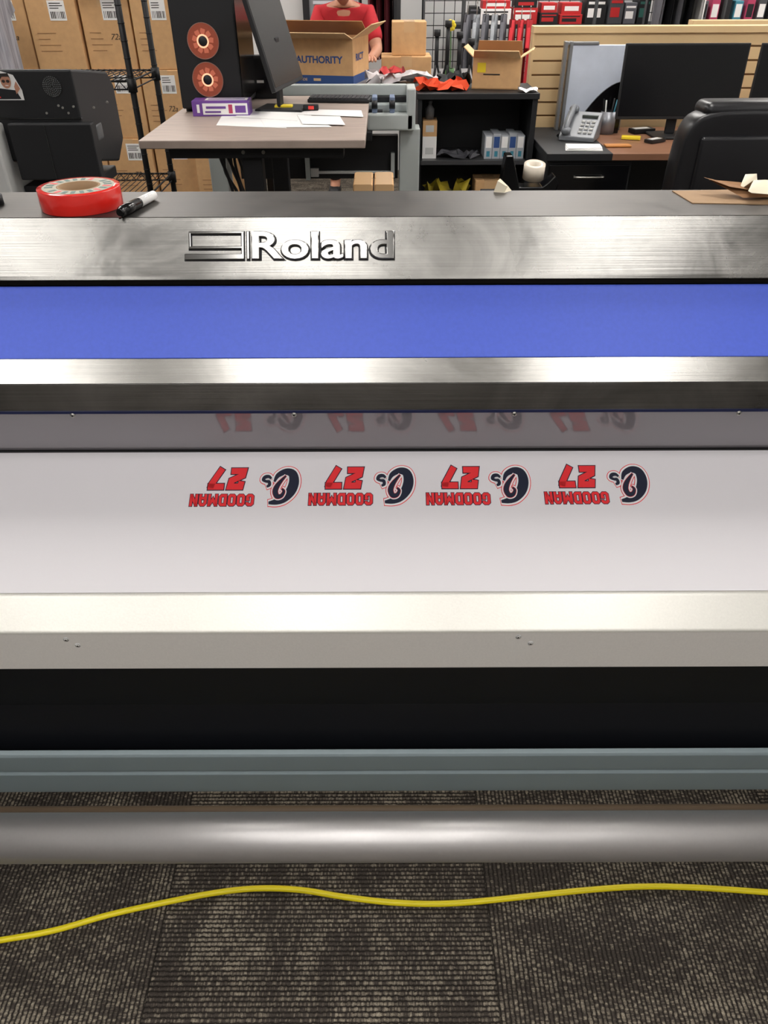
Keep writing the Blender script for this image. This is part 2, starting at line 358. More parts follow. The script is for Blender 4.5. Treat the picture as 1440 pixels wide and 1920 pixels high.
b = B(); b.cyl((-1.0, .70, .247), (1.0, .70, .247), .0405, n=64); b.obj('take_up_tube', TUBE, pr, O)
b = B(); b.cyl((-1.0, .757, .235), (1.0, .757, .235), .009, n=20); b.obj('guide_rod', BROWN, pr, O)
# media sheet
sh = top('printed_vinyl_sheet', 'white glossy vinyl sheet with red and navy printed decals', 'vinyl sheet', (0, M1[0], M1[1]))
OS = (0, -M1[0], -M1[1])
up = Vector((0, M0[0] - M1[0], M0[1] - M1[1])).normalized(); nrm = Vector((1, 0, 0)).cross(up)
xa, xb = -1.05, 1.05
b = B()
b.ext([(M0[0], M0[1]), (M1[0], M1[1]), (M1[0] + .001, M1[1] - .0012), (M0[0], M0[1] - .0012)], 'x', xa, xb); b.obj('sheet', SHEET, sh, OS)
def MP(px, py): return L(px, py, *M0, *M1)
ctr0 = MP(460, 912)
GL = {'G': (4, 0, [[(3.4, 4.1), (3.4, 4.7), (2.7, 5.3), (1.3, 5.3), (.6, 4.7), (.6, 1.3), (1.3, .7), (2.7, .7), (3.4, 1.3), (3.4, 2.7), (2.3, 2.7)]]),
      'O': (4, 1, [[(.6, 1.3), (.6, 4.7), (1.2, 5.3), (2.8, 5.3), (3.4, 4.7), (3.4, 1.3), (2.8, .7), (1.2, .7)]]),
      'D': (4, 1, [[(.6, .7), (.6, 5.3), (2.7, 5.3), (3.4, 4.6), (3.4, 1.4), (2.7, .7)]]),
      'M': (5, 0, [[(.65, 0), (.65, 6)], [(4.35, 0), (4.35, 6)], [(.65, 5.6), (2.5, 2.6), (4.35, 5.6)]]),
      'A': (4, 0, [[(.6, 0), (.6, 4.4), (1.4, 5.3), (2.6, 5.3), (3.4, 4.4), (3.4, 0)], [(.8, 2.1), (3.2, 2.1)]]),
      'N': (4, 0, [[(.6, 0), (.6, 6)], [(3.4, 0), (3.4, 6)], [(.6, 5.4), (3.4, .6)]]),
      '2': (4.4, 0, [[(.75, 3.7), (.75, 5.2), (3.6, 5.2), (3.6, 3.5), (.9, 2.1), (.9, .8), (4.4, .8)]]),
      '7': (4.4, 0, [[(0, 5.2), (4.4, 5.2)], [(3.6, 5.6), (3.5, 4.3), (1.8, 0)]])}
def build_decal(emblem):
    b = B()
    sx = (MP(461, 912) - MP(460, 912)).length; sy = (MP(460, 911.5) - MP(460, 912.5)).length
    def Q(px, py, lift):
        return Vector(((px - 460) * sx, 0, 0)) - up * ((py - 912) * sy) + nrm * lift
    def path(P, ws, lift, mi, closed=False, cap=0):
        P = [Vector(p) for p in P]; n = len(P); D = []
        if not closed and cap:
            a0 = P[0] - (P[1] - P[0]).normalized() * cap; a1 = P[-1] + (P[-1] - P[-2]).normalized() * cap; P[0] = a0; P[-1] = a1
        for i in range(n if closed else n - 1): D.append((P[(i + 1) % n] - P[i]).normalized())
        Lf, Rt = [], []
        for i in range(n):
            if closed: d0, d1 = D[i - 1], D[i]
            else: d0, d1 = D[max(i - 1, 0)], D[min(i, n - 2)]
            n0 = Vector((-d0.y, d0.x)); n1 = Vector((-d1.y, d1.x)); mm = (n0 + n1)
            mm = mm.normalized() if mm.length > 1e-5 else n1
            k = ws[i] / 2 / max(.5, mm.dot(n1)); Lf.append(P[i] + mm * k); Rt.append(P[i] - mm * k)
        for i in range(n if closed else n - 1):
            j = (i + 1) % n
            b.poly([Q(Lf[i].x, Lf[i].y, lift), Q(Lf[j].x, Lf[j].y, lift), Q(Rt[j].x, Rt[j].y, lift), Q(Rt[i].x, Rt[i].y, lift)], mi)
    def word(s, x0, x1, y0, y1, sw, ow, gap, shear=0):
        tot = sum(GL[c][0] for c in s) + gap * (len(s) - 1); kx = (x1 - x0 - abs(shear) * (y1 - y0)) / tot; ky = (y1 - y0) / 6.0; cur = 0
        for ch in s:
            for pl in GL[ch][2]:
                P = [(x1 - (cur + u) * kx - shear * v * ky, y0 + v * ky) for (u, v) in pl]
                path(P, [sw + ow * 2] * len(P), .00025, 1, GL[ch][1], ow); path(P, [sw] * len(P), .0005, 0, GL[ch][1])
            cur += GL[ch][0] + gap
    def smooth(pts, sub=5):
        P = [Vector(p) for p in pts]; R = []
        for i in range(len(P) - 1):
            a, q, c, d = P[max(i - 1, 0)], P[i], P[i + 1], P[min(i + 2, len(P) - 1)]
            for k in range(sub):
                t = k / sub; R.append(.5 * ((2 * q) + (c - a) * t + (2 * a - 5 * q + 4 * c - d) * t * t + (3 * q - a - 3 * c + d) * t ** 3))
        R.append(P[-1]); return R
    if not emblem:
        word('GOODMAN', 360, 478, 925.5, 947.5, 4.9, 1.1, .85)
        word('27', 389, 462, 877, 917, 11.5, 1.6, .9, .18)
        return b
    main = smooth([(514, 903, 4), (520, 891, 9), (534, 884, 12), (547, 888, 16), (551, 903, 19), (546, 920, 19), (534, 934, 15), (520, 940, 11), (506, 942, 5)])
    swirl = smooth([(535, 892, 3), (527, 901, 6), (520, 911, 9), (517, 921, 10), (521, 930, 9), (529, 929, 7), (533, 921, 5), (529, 916, 3)])
    curl = smooth([(508, 897, 4), (503, 893, 6), (496, 894, 7), (493, 899, 6), (498, 902, 5), (504, 903, 6), (505, 909, 6), (500, 912, 4)])
    V2 = lambda c_: [(p.x, p.y) for p in c_]
    for c_, g in ((main, 9), (swirl, 9), (curl, 8.5)): path(V2(c_), [p.z + g for p in c_], .00025, 0, cap=2)
    for c_, g in ((main, 6.4), (swirl, 6.4), (curl, 6)): path(V2(c_), [p.z + g for p in c_], .0004, 2, cap=1)
    path(V2(curl), [p.z for p in curl], .0005, 1)
    path(V2(main), [p.z for p in main], .0006, 1)
    path(V2(swirl), [p.z + 5 for p in swirl], .0007, 2, cap=1); path(V2(swirl), [p.z + 1.5 for p in swirl], .0008, 0, cap=.6); path(V2(swirl), [p.z for p in swirl], .0009, 1)
    return b
d0 = build_decal(False).obj('printed_decal', [RED, NAVY, INKW], sh, ctr0 + Vector(OS), label='upside-down red name and number decal')
e0 = build_decal(True).obj('printed_emblem', [RED, NAVY, INKW], sh, ctr0 + Vector(OS), label='navy script emblem with thin red outline')
for dx, ex, dy in ((220.5, 215.5, -1), (439, 431.5, -1), (659, 654.5, -2)):
    o = d0.copy(); COL.objects.link(o); o.parent = sh; o.location = MP(460 + dx, 912 + dy) + Vector(OS)
    o = e0.copy(); COL.objects.link(o); o.parent = sh; o.location = MP(460 + ex, 912 + dy) + Vector(OS)
# ---------------------------------------------------------------- things on printer
ZT = 1.1252
x, y = -.500, 1.306
tr = top('tape_roll', 'translucent red adhesive tape roll lying flat', 'tape roll', (x, y, ZT))
B().lathe([(.040, 0), (.065, 0), (.0655, .001), (.0655, .031), (.065, .032), (.040, .032)], n=64, closed=True).obj('tape', REDT, tr)
B().lathe([(.031, .0), (.0345, .0), (.0345, .0325), (.031, .0325)], n=48, closed=True).obj('core', CARDB, tr)
b = B(); b.lathe([(.0347, .0324), (.057, .0324)], n=64, mi=[0])
for k in range(22):
    a0 = k * 2 * pi / 22
    if k % 9 == 4: continue
    mm = Matrix.Rotation(a0, 4, 'Z'); b.box(.040, .053, -.0034, .0034, .0326, .0328, 1 if k % 5 else 2, M=mm)
b.obj('label_ring', [mat('cream_label', (158, 154, 134), .5), GREEN, RED], tr)
p0 = Vector(G(226, 398, ZT + .008)).to_3d(); p0.z = ZT + .0085; p1 = Vector(G(290, 364, ZT + .008)).to_3d(); p1.z = ZT + .0078
mk = top('marker_pen', 'white permanent marker with black cap beside the tape roll', 'marker', (p0.x, p0.y, ZT))
dd = (p1 - p0); q0 = Vector((0, 0, .0085)); q1 = q0 + dd
B().cyl(q0 + dd * .50, q1, .0078, .0072, m=0).cyl(q0 + dd * .97, q0 + dd * 1.0, .0073, .006, m=0).obj('barrel', WHITE, mk)
B().cyl(q0, q0 + dd * .06, .0055, .0085).cyl(q0 + dd * .06, q0 + dd * .5, .0085, .0083).cyl(q0 + dd * .5, q0 + dd * .55, .008, .0078).box(-.002, .002, -.003, .003, .0, .001).obj('cap', BLKG, mk)
dn = dd.normalized(); side = Vector((-dn.y, dn.x, 0))
B().text('Sharpie', frame(q0 + dd * .74 + Vector((dn.y, -dn.x, 0)) * .0052 + Vector((0, 0, .0062)), dn, (Vector((0, 0, 1)) * .7 + side * .7)), .03, .007, bold=.02, shear=.3).obj('lettering', BLKG, mk)
def crumple(b, cx, cy, z, w, d, h, m, seed, n=5):
    rnd = random.Random(seed); V = []
    for i in range(n + 1):
        V.append([b.bm.verts.new((cx + (i / n - .5) * w + rnd.uniform(-.1, .1) * w, cy + (j / n - .5) * d + rnd.uniform(-.1, .1) * d, z + rnd.random() ** 1.5 * h)) for j in range(n + 1)])
    for i in range(n):
        for j in range(n):
            f = b.bm.faces.new((V[i][j], V[i + 1][j], V[i + 1][j + 1], V[i][j + 1])); f.material_index = m; f.smooth = (seed % 2 == 0)
x, y = G(944, 360, ZT)
CREAM = mat('cream_paper', (232, 222, 198), .8)
b = B()
b.poly([(-.016, -.004, .0), (.002, -.009, .0), (.004, -.006, .011), (-.010, -.001, .018)]).poly([(.002, -.009, .0), (.016, -.002, .002), (.010, .004, .008), (.004, -.006, .011)]).poly([(-.010, -.001, .018), (.004, -.006, .011), (.010, .004, .008), (-.004, .012, .019)]).poly([(-.016, -.004, 0), (-.010, -.001, .018), (-.004, .012, .019), (-.012, .012, 0)])
b.obj('paper_scrap', CREAM, loc=(x, y, ZT), label='small torn cream paper scrap on the printer top', cat='paper')
b = B(); b.cyl((0, 0, 0), (0, 0, .015), .012).cyl((0, 0, .015), (0, 0, .02), .009); x, y = G(-4, 380, ZT); b.obj('knob_cap', BLK, loc=(x, y, ZT), label='small black plastic cap on the printer top', cat='cap')
kl = [G(1262, 361, ZT), G(1300, 384, ZT), G(1470, 387, ZT), G(1450, 358, ZT)]
b = B(); b.ext([tuple(k) for k in kl], 'z', 0, .0015); b.obj('kraft_card', CARDB, loc=(0, 0, ZT), label='flat torn brown kraft card on the printer top', cat='cardboard')
x, y = G(1396, 374, ZT)
b = B(); b.poly([(-.065, .03, .026), (-.015, .03, .014), (.03, -.01, .010), (-.03, -.005, .018)]).poly([(-.055, .03, .022), (.04, .02, .016), (.05, -.02, .005), (-.01, -.02, .004)]).poly([(-.01, -.02, .004), (.05, -.02, .005), (.07, .02, .012), (.04, .03, .005)])
b.obj('folded_kraft_card', KRAFTD, loc=(x, y, ZT + .0016), label='folded brown kraft card standing partly open', cat='cardboard')
b = B(); crumple(b, 0, 0, 0, .09, .06, .03, 0, 4, 5); b.obj('crumpled_paper', CREAM, loc=(X(1450, 1.33, ZT), 1.34, ZT + .010), label='crumpled cream backing paper on the kraft card', cat='paper')
# ---------------------------------------------------------------- cord
cp = [(-420, 1800), (-200, 1790), (0, 1760), (100, 1742), (200, 1714), (300, 1692), (400, 1673), (480, 1665), (560, 1668), (640, 1681), (720, 1691), (800, 1695), (880, 1692), (1000, 1680), (1100, 1670), (1200, 1664), (1300, 1666), (1440, 1676), (1600, 1690), (1850, 1670)]
B().tube([G(a, c, .006) + (.006,) for a, c in cp], .0056, 12).obj('power_cord', YEL, label='bright yellow extension cord lying on the carpet', cat='cord')
# ---------------------------------------------------------------- cartons
def mini_label(b, x, y, z, w, h, mw, mk_):
    b.box(x - w / 2, x + w / 2, y - .0012, y, z - h / 2, z + h / 2, mw)
    for k in range(9):
        t = x - w * .4 + k * w * .1; b.box(t, t + w * random.choice((.03, .06)), y - .0016, y - .0012, z - h * .4, z - h * .05, mk_)
    for k in range(3): b.box(x - w * .4, x + w * random.uniform(0, .4), y - .0016, y - .0012, z + h * (.1 + k * .12), z + h * (.14 + k * .12), mk_)
def carton(name, label, x0, x1, y0, y1, z0, h, group=None, lab=True, rz=0, seed=0):
    random.seed(seed); w, d = x1 - x0, y1 - y0; b = B()
    b.box(-w / 2, w / 2, -d / 2, d / 2, 0, h, 0, .004)
    b.box(-.03, .03, -d / 2 - .0006, d / 2 + .0006, h - .05, h + .0006, 1); b.box(-w / 2 - .0002, w / 2 + .0002, -.001, .001, h, h + .0004, 2)
    if lab:
        mini_label(b, w * .12, -d / 2 - .0002, h * .8, w * .34, h * .26, 3, 2)
        for k in range(4):
            b.box(-w * .38, -w * .38 + w * random.uniform(.2, .45), -d / 2 - .001, -d / 2, h * (.5 - k * .08), h * (.5 - k * .08) + .003, 4)
        if seed % 2 == 0:
            b.text('72a', FR(w * .15, -d / 2 - .001, h * .45), w * .22, h * .08, m=2, shear=.3)
    return b.obj(name, [KRAFT, TAPE, INK, WHITE, KRAFTD], loc=((x0 + x1) / 2, (y0 + y1) / 2, z0), rot=(0, 0, rz), label=label, cat='cardboard box', group=group)
cols = [(-2.10, -1.83), (-1.825, -1.565), (-1.56, -1.30), (-1.295, -1.062)]
sd = 0
for ci, (a, c) in enumerate(cols):
    for k in range(5):
        sd += 1; carton('cardboard_box', 'brown cardboard carton with white shipping label, stacked', a + .003, c - .003, 4.6 + (sd % 3) * .012, 5.0, k * .332, .331, 'stacked shipping cartons', seed=sd)
for k in range(2): carton('cardboard_box', 'brown cardboard carton in a short stack beside the taller stacks', -1.055, -.82, 4.55, 4.95, k * .305, .304, 'stacked shipping cartons', seed=40 + k)
# ---------------------------------------------------------------- wire rack
rk = top('wire_shelving', 'black wire shelving unit in front of stacked cartons', 'shelving', (-1.65, 3.75, 0))
RXa, RXb = -.62, .61
for sx in (RXa, RXb):
    for y in (-.2, .2):
        b = B(); b.cyl((sx, y, 0), (sx, y, 1.85), .0125, n=14)
        for k in range(30): b.cyl((sx, y, .06 + k * .06), (sx, y, .064 + k * .06), .0138, n=12)
        b.obj('post', BLK, rk)
for z in (.12, .62, 1.06, 1.7):
    b = B()
    for y in (-.2, .2):
        b.cyl((RXa, y, z), (RXb, y, z), .004, n=8).cyl((RXa, y, z - .03), (RXb, y, z - .03), .003, n=8)
        for k in range(24):
            x = RXa + k * (RXb - RXa) / 24; x2 = x + (RXb - RXa) / 24
            b.cyl((x, y, z), ((x + x2) / 2, y, z - .03), .002, n=6).cyl(((x + x2) / 2, y, z - .03), (x2, y, z), .002, n=6)
    for x in (RXa, RXb):
        b.cyl((x, -.2, z), (x, .2, z), .004, n=8).cyl((x, -.2, z - .03), (x, .2, z - .03), .003, n=8)
        b.cyl((x, -.2, z - .04), (x, -.2, z + .01), .019, n=14).cyl((x, .2, z - .04), (x, .2, z + .01), .019, n=14)
    for k in range(1, 48):
        x = RXa + k * (RXb - RXa) / 48; b.cyl((x, -.2, z + .004), (x, .2, z + .004), .0018, n=6)
    b.obj('wire_shelf', BLK, rk)
# ---------------------------------------------------------------- left black machine
mc = top('flatbed_printer', 'black cased desktop printer on light grey pedestal', 'printer', (-1.2, 2.4, 0))
b = B(); b.box(-.45, .15, -.16, .22, 0, 1.10, bev=.006).obj('pedestal', GREYP, mc)
b = B(); b.ext([(-.10, 1.226), (.20, 1.19), (.24, 1.15), (.24, 1.0), (.16, .95), (-.10, 1.0)], 'x', -.5, .37, bev=.006)
b.box(-.5, .372, -.104, -.098, 1.108, 1.111, 1)
for px, py in ((112, 196), (120, 200), (131, 210), (178, 200), (203, 190), (90, 210), (140, 198)):
    x, z = W(px, py, 2.298); b.cyl((x + 1.2, -.098, z), (x + 1.2, -.1025, z), .003, n=10, m=2)
b.obj('housing', [BLK, BLKG, SCREW], mc)
x, z = W(100, 160, 2.298)
b = B(); b.lathe([(0, 0), (.026, 0)], n=32, mi=[1])
for r in range(1, 6):
    for k in range(r * 6): a = k * 2 * pi / (r * 6); b.cyl((r * .0046 * cos(a), r * .0046 * sin(a), .0), (r * .0046 * cos(a), r * .0046 * sin(a), .0015), .0014, n=8, m=0)
b.obj('fan_grill', [mat('grey_vent', (90, 92, 94), .5), BLKG], mc, (x + 1.2, -.1015, z), (pi / 2, 0, 0))
b = B(); xa, _ = W(28, 275, 2.28); xb, _ = W(182, 275, 2.28)
b.box(xa + 1.2, xb + 1.2, -.125, -.09, .955, 1.10, 0, .004); b.box(xa + 1.2 + .10, xa + 1.2 + .103, -.1262, -.125, .96, 1.095, 1)
b.obj('front_door', [BLK, BLKG], mc)
b = B(); b.box(.33, .372, .0, .06, 1.03, 1.08, 0, .01, seg=3).obj('side_latch', mat('latch_grey', (80, 82, 84), .5), mc)
b = B(); b.box(.152, .34, -.08, .2, .0, .05).box(.29, .33, .05, .10, .05, .92).box(.152, .34, -.08, .2, .90, .93, bev=.003); b.obj('side_stand', BLK, mc)
b = B(); sx_, sz_ = W(18, 160, 2.296)
def sp(b, pts, y, m): b.ext([(p * .9, q * .9) for p, q in pts], 'y', y, y - .0006, m)
el = lambda cx, cz, a, c, n=20: [(cx + a * cos(2 * pi * i / n), cz + c * sin(2 * pi * i / n)) for i in range(n)]
sp(b, [(-.06, -.036), (.038, -.036), (.038, -.01), (.022, .03), (-.012, .04), (-.06, .0)], 0, 0); sp(b, [(-.055, -.033), (.03, -.033), (.02, -.01), (-.03, -.004)], -.0008, 1)
sp(b, el(-.004, .014, .015, .019), -.001, 2); sp(b, [(-.019, .018), (-.016, .034), (.008, .035), (.012, .02), (.008, .026), (-.012, .026)], -.0018, 3)
sp(b, el(-.01, .014, .005, .004), -.002, 3); sp(b, el(.003, .014, .005, .004), -.002, 3); sp(b, [(-.008, .004), (.003, .004), (.001, .002), (-.006, .002)], -.002, 0); sp(b, [(.02, -.02), (.034, -.005), (.026, .014), (.018, .0)], -.0016, 2)
sp(b, [(-.05, -.03), (-.03, -.03), (-.03, -.026), (-.05, -.024)], -.0018, 4)
b.obj('photo_sticker', [WHITE, BLK, SKIN, INK, RED], mc, (sx_ + 1.2, -.102, sz_), label='cut-out photo sticker of a person with glasses pointing')
# ---------------------------------------------------------------- standing desk
ZD = .98
dk = top('standing_desk', 'height adjustable desk with grey oak top and black legs', 'desk', (-.434, 3.235, 0))
b = B(); b.box(-.376, .376, -.515, .515, ZD - .026, ZD, bev=.003).obj('desktop', WOODG, dk)
b = B(); b.box(-.30, .30, -.44, -.36, ZD - .07, ZD - .027, bev=.003).box(-.30, .30, .36, .44, ZD - .07, ZD - .027, bev=.003).box(-.04, .04, -.4, .4, ZD - .065, ZD - .03)
for px in (457, 495): b.cyl((W(px, 274, 2.79)[0] + .434, -.44, ZD - .05), (W(px, 274, 2.79)[0] + .434, -.446, ZD - .05), .006, n=12, m=1)
b.obj('frame', [BLK, SCREW], dk)
for y in (-.38, .38):
    x = X(487, 2.85, .7) + .434
    b = B(); b.box(x - .035, x + .035, y - .03, y + .03, .45, ZD - .07, bev=.004).box(x - .042, x + .042, y - .036, y + .036, .04, .6, bev=.004).box(x - .32, x + .32, y - .04, y + .04, 0, .04, bev=.008); b.obj('leg', BLK, dk)
# tower
ft = top('computer_tower', 'black tower computer with glowing orange fans', 'computer', (-.665, 3.50, ZD))
b = B(); b.box(-.12, .12, -.2, .2, .012, .50, 0, .006)
for x in (-.1, .1):
    for y in (-.16, .16): b.cyl((x, y, 0), (x, y, .014), .015, n=12)
b.obj('case', BLK, ft); B().box(.1205, .1225, -.19, .19, .03, .49).obj('glass_side', BLKG, ft)
for z in (.112, .238):
    b = B(); b.lathe([(.057, .0), (.059, .0), (.059, .004), (.057, .004)], n=40, closed=True, m=1)
    b.lathe([(0, .001), (.057, .001)], n=32, mi=[0]); b.lathe([(0, .008), (.015, .008), (.017, .002)], n=24, mi=[3, 3]); b.lathe([(.017, .0068), (.0225, .0068)], n=24, mi=[4])
    for k in range(9):
        a = k * 2 * pi / 9; M_ = Matrix.Rotation(a, 4, 'Z'); b.ext([(.020, -.004), (.038, -.006), (.040, .010), (.030, .012), (.020, .007)], 'z', .003, .005, 2, M_)
    b.obj('fan', [GLOW, FANF, GLOWD, BLK, HUBR], ft, (-.006, -.2015, z), (pi / 2, 0, 0))
def monitor(name, label, loc, rz, w, h, stand=.10, tilt=0, basew=.2):
    r = top(name, label, 'monitor', loc, rz)
    T = Matrix.Translation((0, 0, stand)) @ Matrix.Rotation(tilt, 4, 'X')
    b = B(); b.box(-w / 2, w / 2, 0, .018, 0, h, 0, .003, T).box(-w * .3, w * .3, .018, .04, h * .2, h * .8, 0, .01, T); b.obj('casing', BLK, r)
    b = B(); b.box(-w / 2 + .008, w / 2 - .008, -.0012, 0, .014, h - .008, 0, 0, T); b.obj('screen', SCRN, r)
    b = B(); b.box(-.025, .025, .04, .055, .01, stand + h * .5, 0, .004).box(-basew / 2, basew / 2, -.06, .13, 0, .01, 0, .004); b.obj('stand', BLK, r)
    return r
monitor('computer_monitor', 'black monitor turned sideways on the grey oak desk', (X(545, 3.33, 1.1), 3.36, ZD), radians(80), .40, .32, .085, radians(-16), .16)
def place(px, py, z): x, y = G(px, py, z); return (x, y, z)
pk = top('purple_box', 'long purple and white printed carton lying on the desk', 'box', place(418, 217, ZD + .0005), radians(1))
B().box(-.108, .108, 0, .09, 0, .052, bev=.001).box(-.068, .102, -.0012, 0, .006, .044, 1).box(-.06, .0, -.0018, 0, .012, .018, 0).box(-.055, .02, -.0018, 0, .026, .034, 0).box(.03, .045, -.0018, 0, .01, .04, 2).box(.055, .095, -.0018, 0, .012, .036, 0).box(-.09, -.08, -.0012, 0, .012, .04, 1).box(-.06, .1, .02, .07, .052, .0532, 1).box(-.05, .09, .03, .05, .0532, .0536, 0).obj('carton', [PURP, WHITE, PINK], pk)
for i, (pts) in enumerate([[(408, 234), (425, 205), (520, 203), (540, 240)], [(500, 238), (480, 205), (560, 201), (625, 238)], [(440, 218), (500, 200), (590, 205), (560, 226)], [(560, 214), (595, 205), (680, 207), (684, 219)], [(570, 232), (560, 216), (640, 218), (650, 234)]]):
    zz = ZD + .0006 + i * .0009
    b = B(); b.ext([G(p[0], p[1], zz) for p in pts], 'z', 0, .0005); b.obj('paper_sheet', WHITE, loc=(0, 0, zz), label='loose white paper sheet on the grey oak desk', cat='paper', group='papers on the desk')
x, y = G(640, 190, ZD)
kb = top('keyboard', 'black computer keyboard on the desk behind papers', 'keyboard', (x, y, ZD + .0005), radians(-6))
B().box(-.13, .13, -.05, .06, 0, .014, bev=.004).obj('base', BLK, kb)
b = B()
for i in range(14):
    for j in range(5): b.box(-.124 + i * .0178, -.109 + i * .0178, -.045 + j * .02, -.028 + j * .02, .014, .019)
b.obj('keys', mat('key_grey', (44, 44, 48), .5), kb)
b = B(); b.box(-.03, .03, -.012, .012, 0, .02, bev=.003).box(-.01, .012, -.0125, .0, .004, .016, 1); b.obj('stapler', [BLK, REDT], loc=place(586, 206, ZD + .0045), label='small black and red gadget on the desk', cat='gadget')
b = B(); b.box(-.035, .035, -.02, .02, 0, .012, bev=.002); b.obj('note_pad', YLAB, loc=place(535, 202, ZD + .005), label='yellow sticky note pad on the desk', cat='note pad')
b = B(); b.box(-.05, .05, 0, .05, 0, .16, bev=.003).box(-.04, .04, -.001, 0, .02, .15, 1).box(-.03, .0, -.002, 0, .06, .07, 2); b.obj('desktop_speaker', [BLK, BLKG, WHITE], loc=(X(494, 3.6, 1.05), 3.66, ZD), label='small black box unit between tower and monitor', cat='speaker')
for k in range(6):
    r_ = random.Random(k); yy = 2.98 + k * .03; x0 = X(412 + k * 6, yy, .85)
    pts = [(x0, yy, .952), (x0 + .01, yy, .88)] + [(x0 + .02 + .018 * j + r_.uniform(-.012, .012), yy, .82 - j * .07) for j in range(4)] + [(x0 + .07 - .02 * (j % 2), yy, .50 - j * .12) for j in range(4)] + [(x0 + .08, yy, .006)]
    B().tube(pts, .006).obj('cable', BLK, label='black cable hanging under the desk', cat='cable', group='cables under the desk')
# ---------------------------------------------------------------- grey plotter stand
pl = top('vinyl_cutter', 'light grey vinyl cutter on a stand', 'cutting plotter', (-.2, 3.95, 0))
def pb(b, px0, px1, z0, z1, y0, y1, m=0, bev=.004): b.box(X(px0, y0, z0) + .2, X(px1, y0, z0) + .2, y0 - 3.95, y1 - 3.95, z0, z1, m, bev)
b = B(); pb(b, 692, 778, .83, .90, 3.80, 3.98, 0, .008); pb(b, 765, 781, .83, 1.0, 3.80, 3.98, 0, .006); b.obj('end_housing', LGREY, pl)
b = B(); pb(b, 420, 765, .955, 1.0, 3.94, 3.98, 0); pb(b, 420, 770, .90, .93, 3.86, 3.98, 0); b.obj('rail', LGREY, pl)
b = B(); pb(b, 420, 765, .93, .955, 3.92, 3.98, 0); pb(b, 420, 700, .79, .83, 3.78, 3.98, 0)
b.cyl((-.5, -.1, .90), (.2, -.1, .90), .012, n=14); b.obj('roller_bed', BLK, pl)
for px in (705, 738):
    b = B(); x = X(px, 3.84, .95) + .2; b.box(x - .012, x + .012, -.13, -.04, .90, .965, 0, .004).cyl((x - .013, -.125, .935), (x + .013, -.125, .935), .018, n=16, m=1); b.obj('pinch_roller', [mat('blue_grey', (110, 124, 150), .4), BLK], pl)
b = B(); pb(b, 748, 782, .05, .83, 3.86, 3.98, 0, .005); pb(b, 738, 784, 0, .05, 3.68, 3.985, 0, .008); b.obj('leg', LGREY, pl)
b = B(); pb(b, 425, 455, .05, .79, 3.86, 3.98, 0, .005); pb(b, 410, 465, 0, .05, 3.7, 3.99, 0, .008); b.obj('leg', LGREY, pl)
b = B(); pb(b, 455, 748, .60, .79, 3.92, 3.98, 0, .003); b.obj('stand_panel', BLK, pl)
b = B(); pb(b, 580, 735, .625, .637, 3.905, 3.92, 0, .002); pb(b, 585, 600, .612, .65, 3.90, 3.92, 0, .002); b.obj('media_bar', GREYP, pl)
b = B(); pb(b, 735, 742, .61, .72, 3.89, 3.92, 0, .001); b.obj('bracket', LGREY, pl)
b = B(); pb(b, 576, 584, .60, .74, 3.89, 3.92, 0, .001); b.obj('bracket', LGREY, pl)
# ---------------------------------------------------------------- work table behind
ZW = .93
wt = top('work_table', 'long grey work table holding cartons', 'table', (0, 4.9, 0))
b = B(); b.box(-.78, .72, -.42, .40, ZW - .03, ZW, bev=.003).obj('tabletop', mat('grey_laminate', (120, 118, 118), .5), wt)
for x in (-.74, .68):
    for y in (-.02, .36): B().box(x - .02, x + .02, y - .02, y + .02, 0, ZW - .03).obj('leg', BLK, wt)
def open_carton(name, label, loc, w, d, h, rz, flap=(.5, .5, .5, .5), fl=.12, mats=(KRAFT, KRAFTD, BLUP, KRAFT2)):
    r = top(name, label, 'cardboard box', loc, rz); b = B(); t = .005
    b.box(-w / 2, w / 2, -d / 2, -d / 2 + t, 0, h).box(-w / 2, w / 2, d / 2 - t, d / 2, 0, h).box(-w / 2, -w / 2 + t, -d / 2 + t, d / 2 - t, 0, h).box(w / 2 - t, w / 2, -d / 2 + t, d / 2 - t, 0, h).box(-w / 2, w / 2, -d / 2, d / 2, 0, t)
    b.obj('body', mats[0], r)
    for i, (px, py, rot, ln) in enumerate(((0, -d / 2, 0, w), (w / 2, 0, pi / 2, d), (0, d / 2, pi, w), (-w / 2, 0, -pi / 2, d))):
        M_ = Matrix.Translation((px, py, h)) @ Matrix.Rotation(rot, 4, 'Z') @ Matrix.Rotation(flap[i], 4, 'X')
        b = B(); b.ext([(-ln / 2, 0), (ln / 2, 0), (ln / 2 - .008, fl), (-ln / 2 + .008, fl)], 'y', 0, .004, 0, M_); b.obj('flap', mats[3] if i != 2 else mats[1], r)
    return r
cx = X(588, 4.65, 1.0)
w_, d_, h_ = .50, .32, .205
oc = open_carton('open_carton', 'large open brown carton with blue printing', (cx + .02, 4.76, ZW + .0005), w_, d_, h_, radians(-14), (radians(75), radians(58), radians(-55), radians(66)), .12)
b = B(); b.box(-w_ / 2 - .001, w_ / 2 + .001, -d_ / 2 - .001, d_ / 2 + .001, .0, .04)
b.text('AUTHORITY', FR(.065, -d_ / 2 - .0015, .112), .26, .034, bold=.03)
b.text('RICT', frame((w_ / 2 + .0015, -.03, .12), (0, 1, 0), (0, 0, 1)), .15, .034, bold=.03)
b.obj('printing', BLUP, oc, label='blue printed lettering and base stripe')
b = B(); b.text('MADE', FR(-.03, -d_ / 2 - .002, .02), .05, .012, bold=.01); b.box(.03, .07, -d_ / 2 - .002, -d_ / 2 - .001, .014, .026); b.obj('base_lettering', KRAFT2, oc)
x = X(768, 4.95, 1.1)
carton('cardboard_box', 'small brown carton with a crushed top on the work table', x - .15, x + .13, 4.85, 5.1, ZW + .001, .10, seed=51, lab=False)
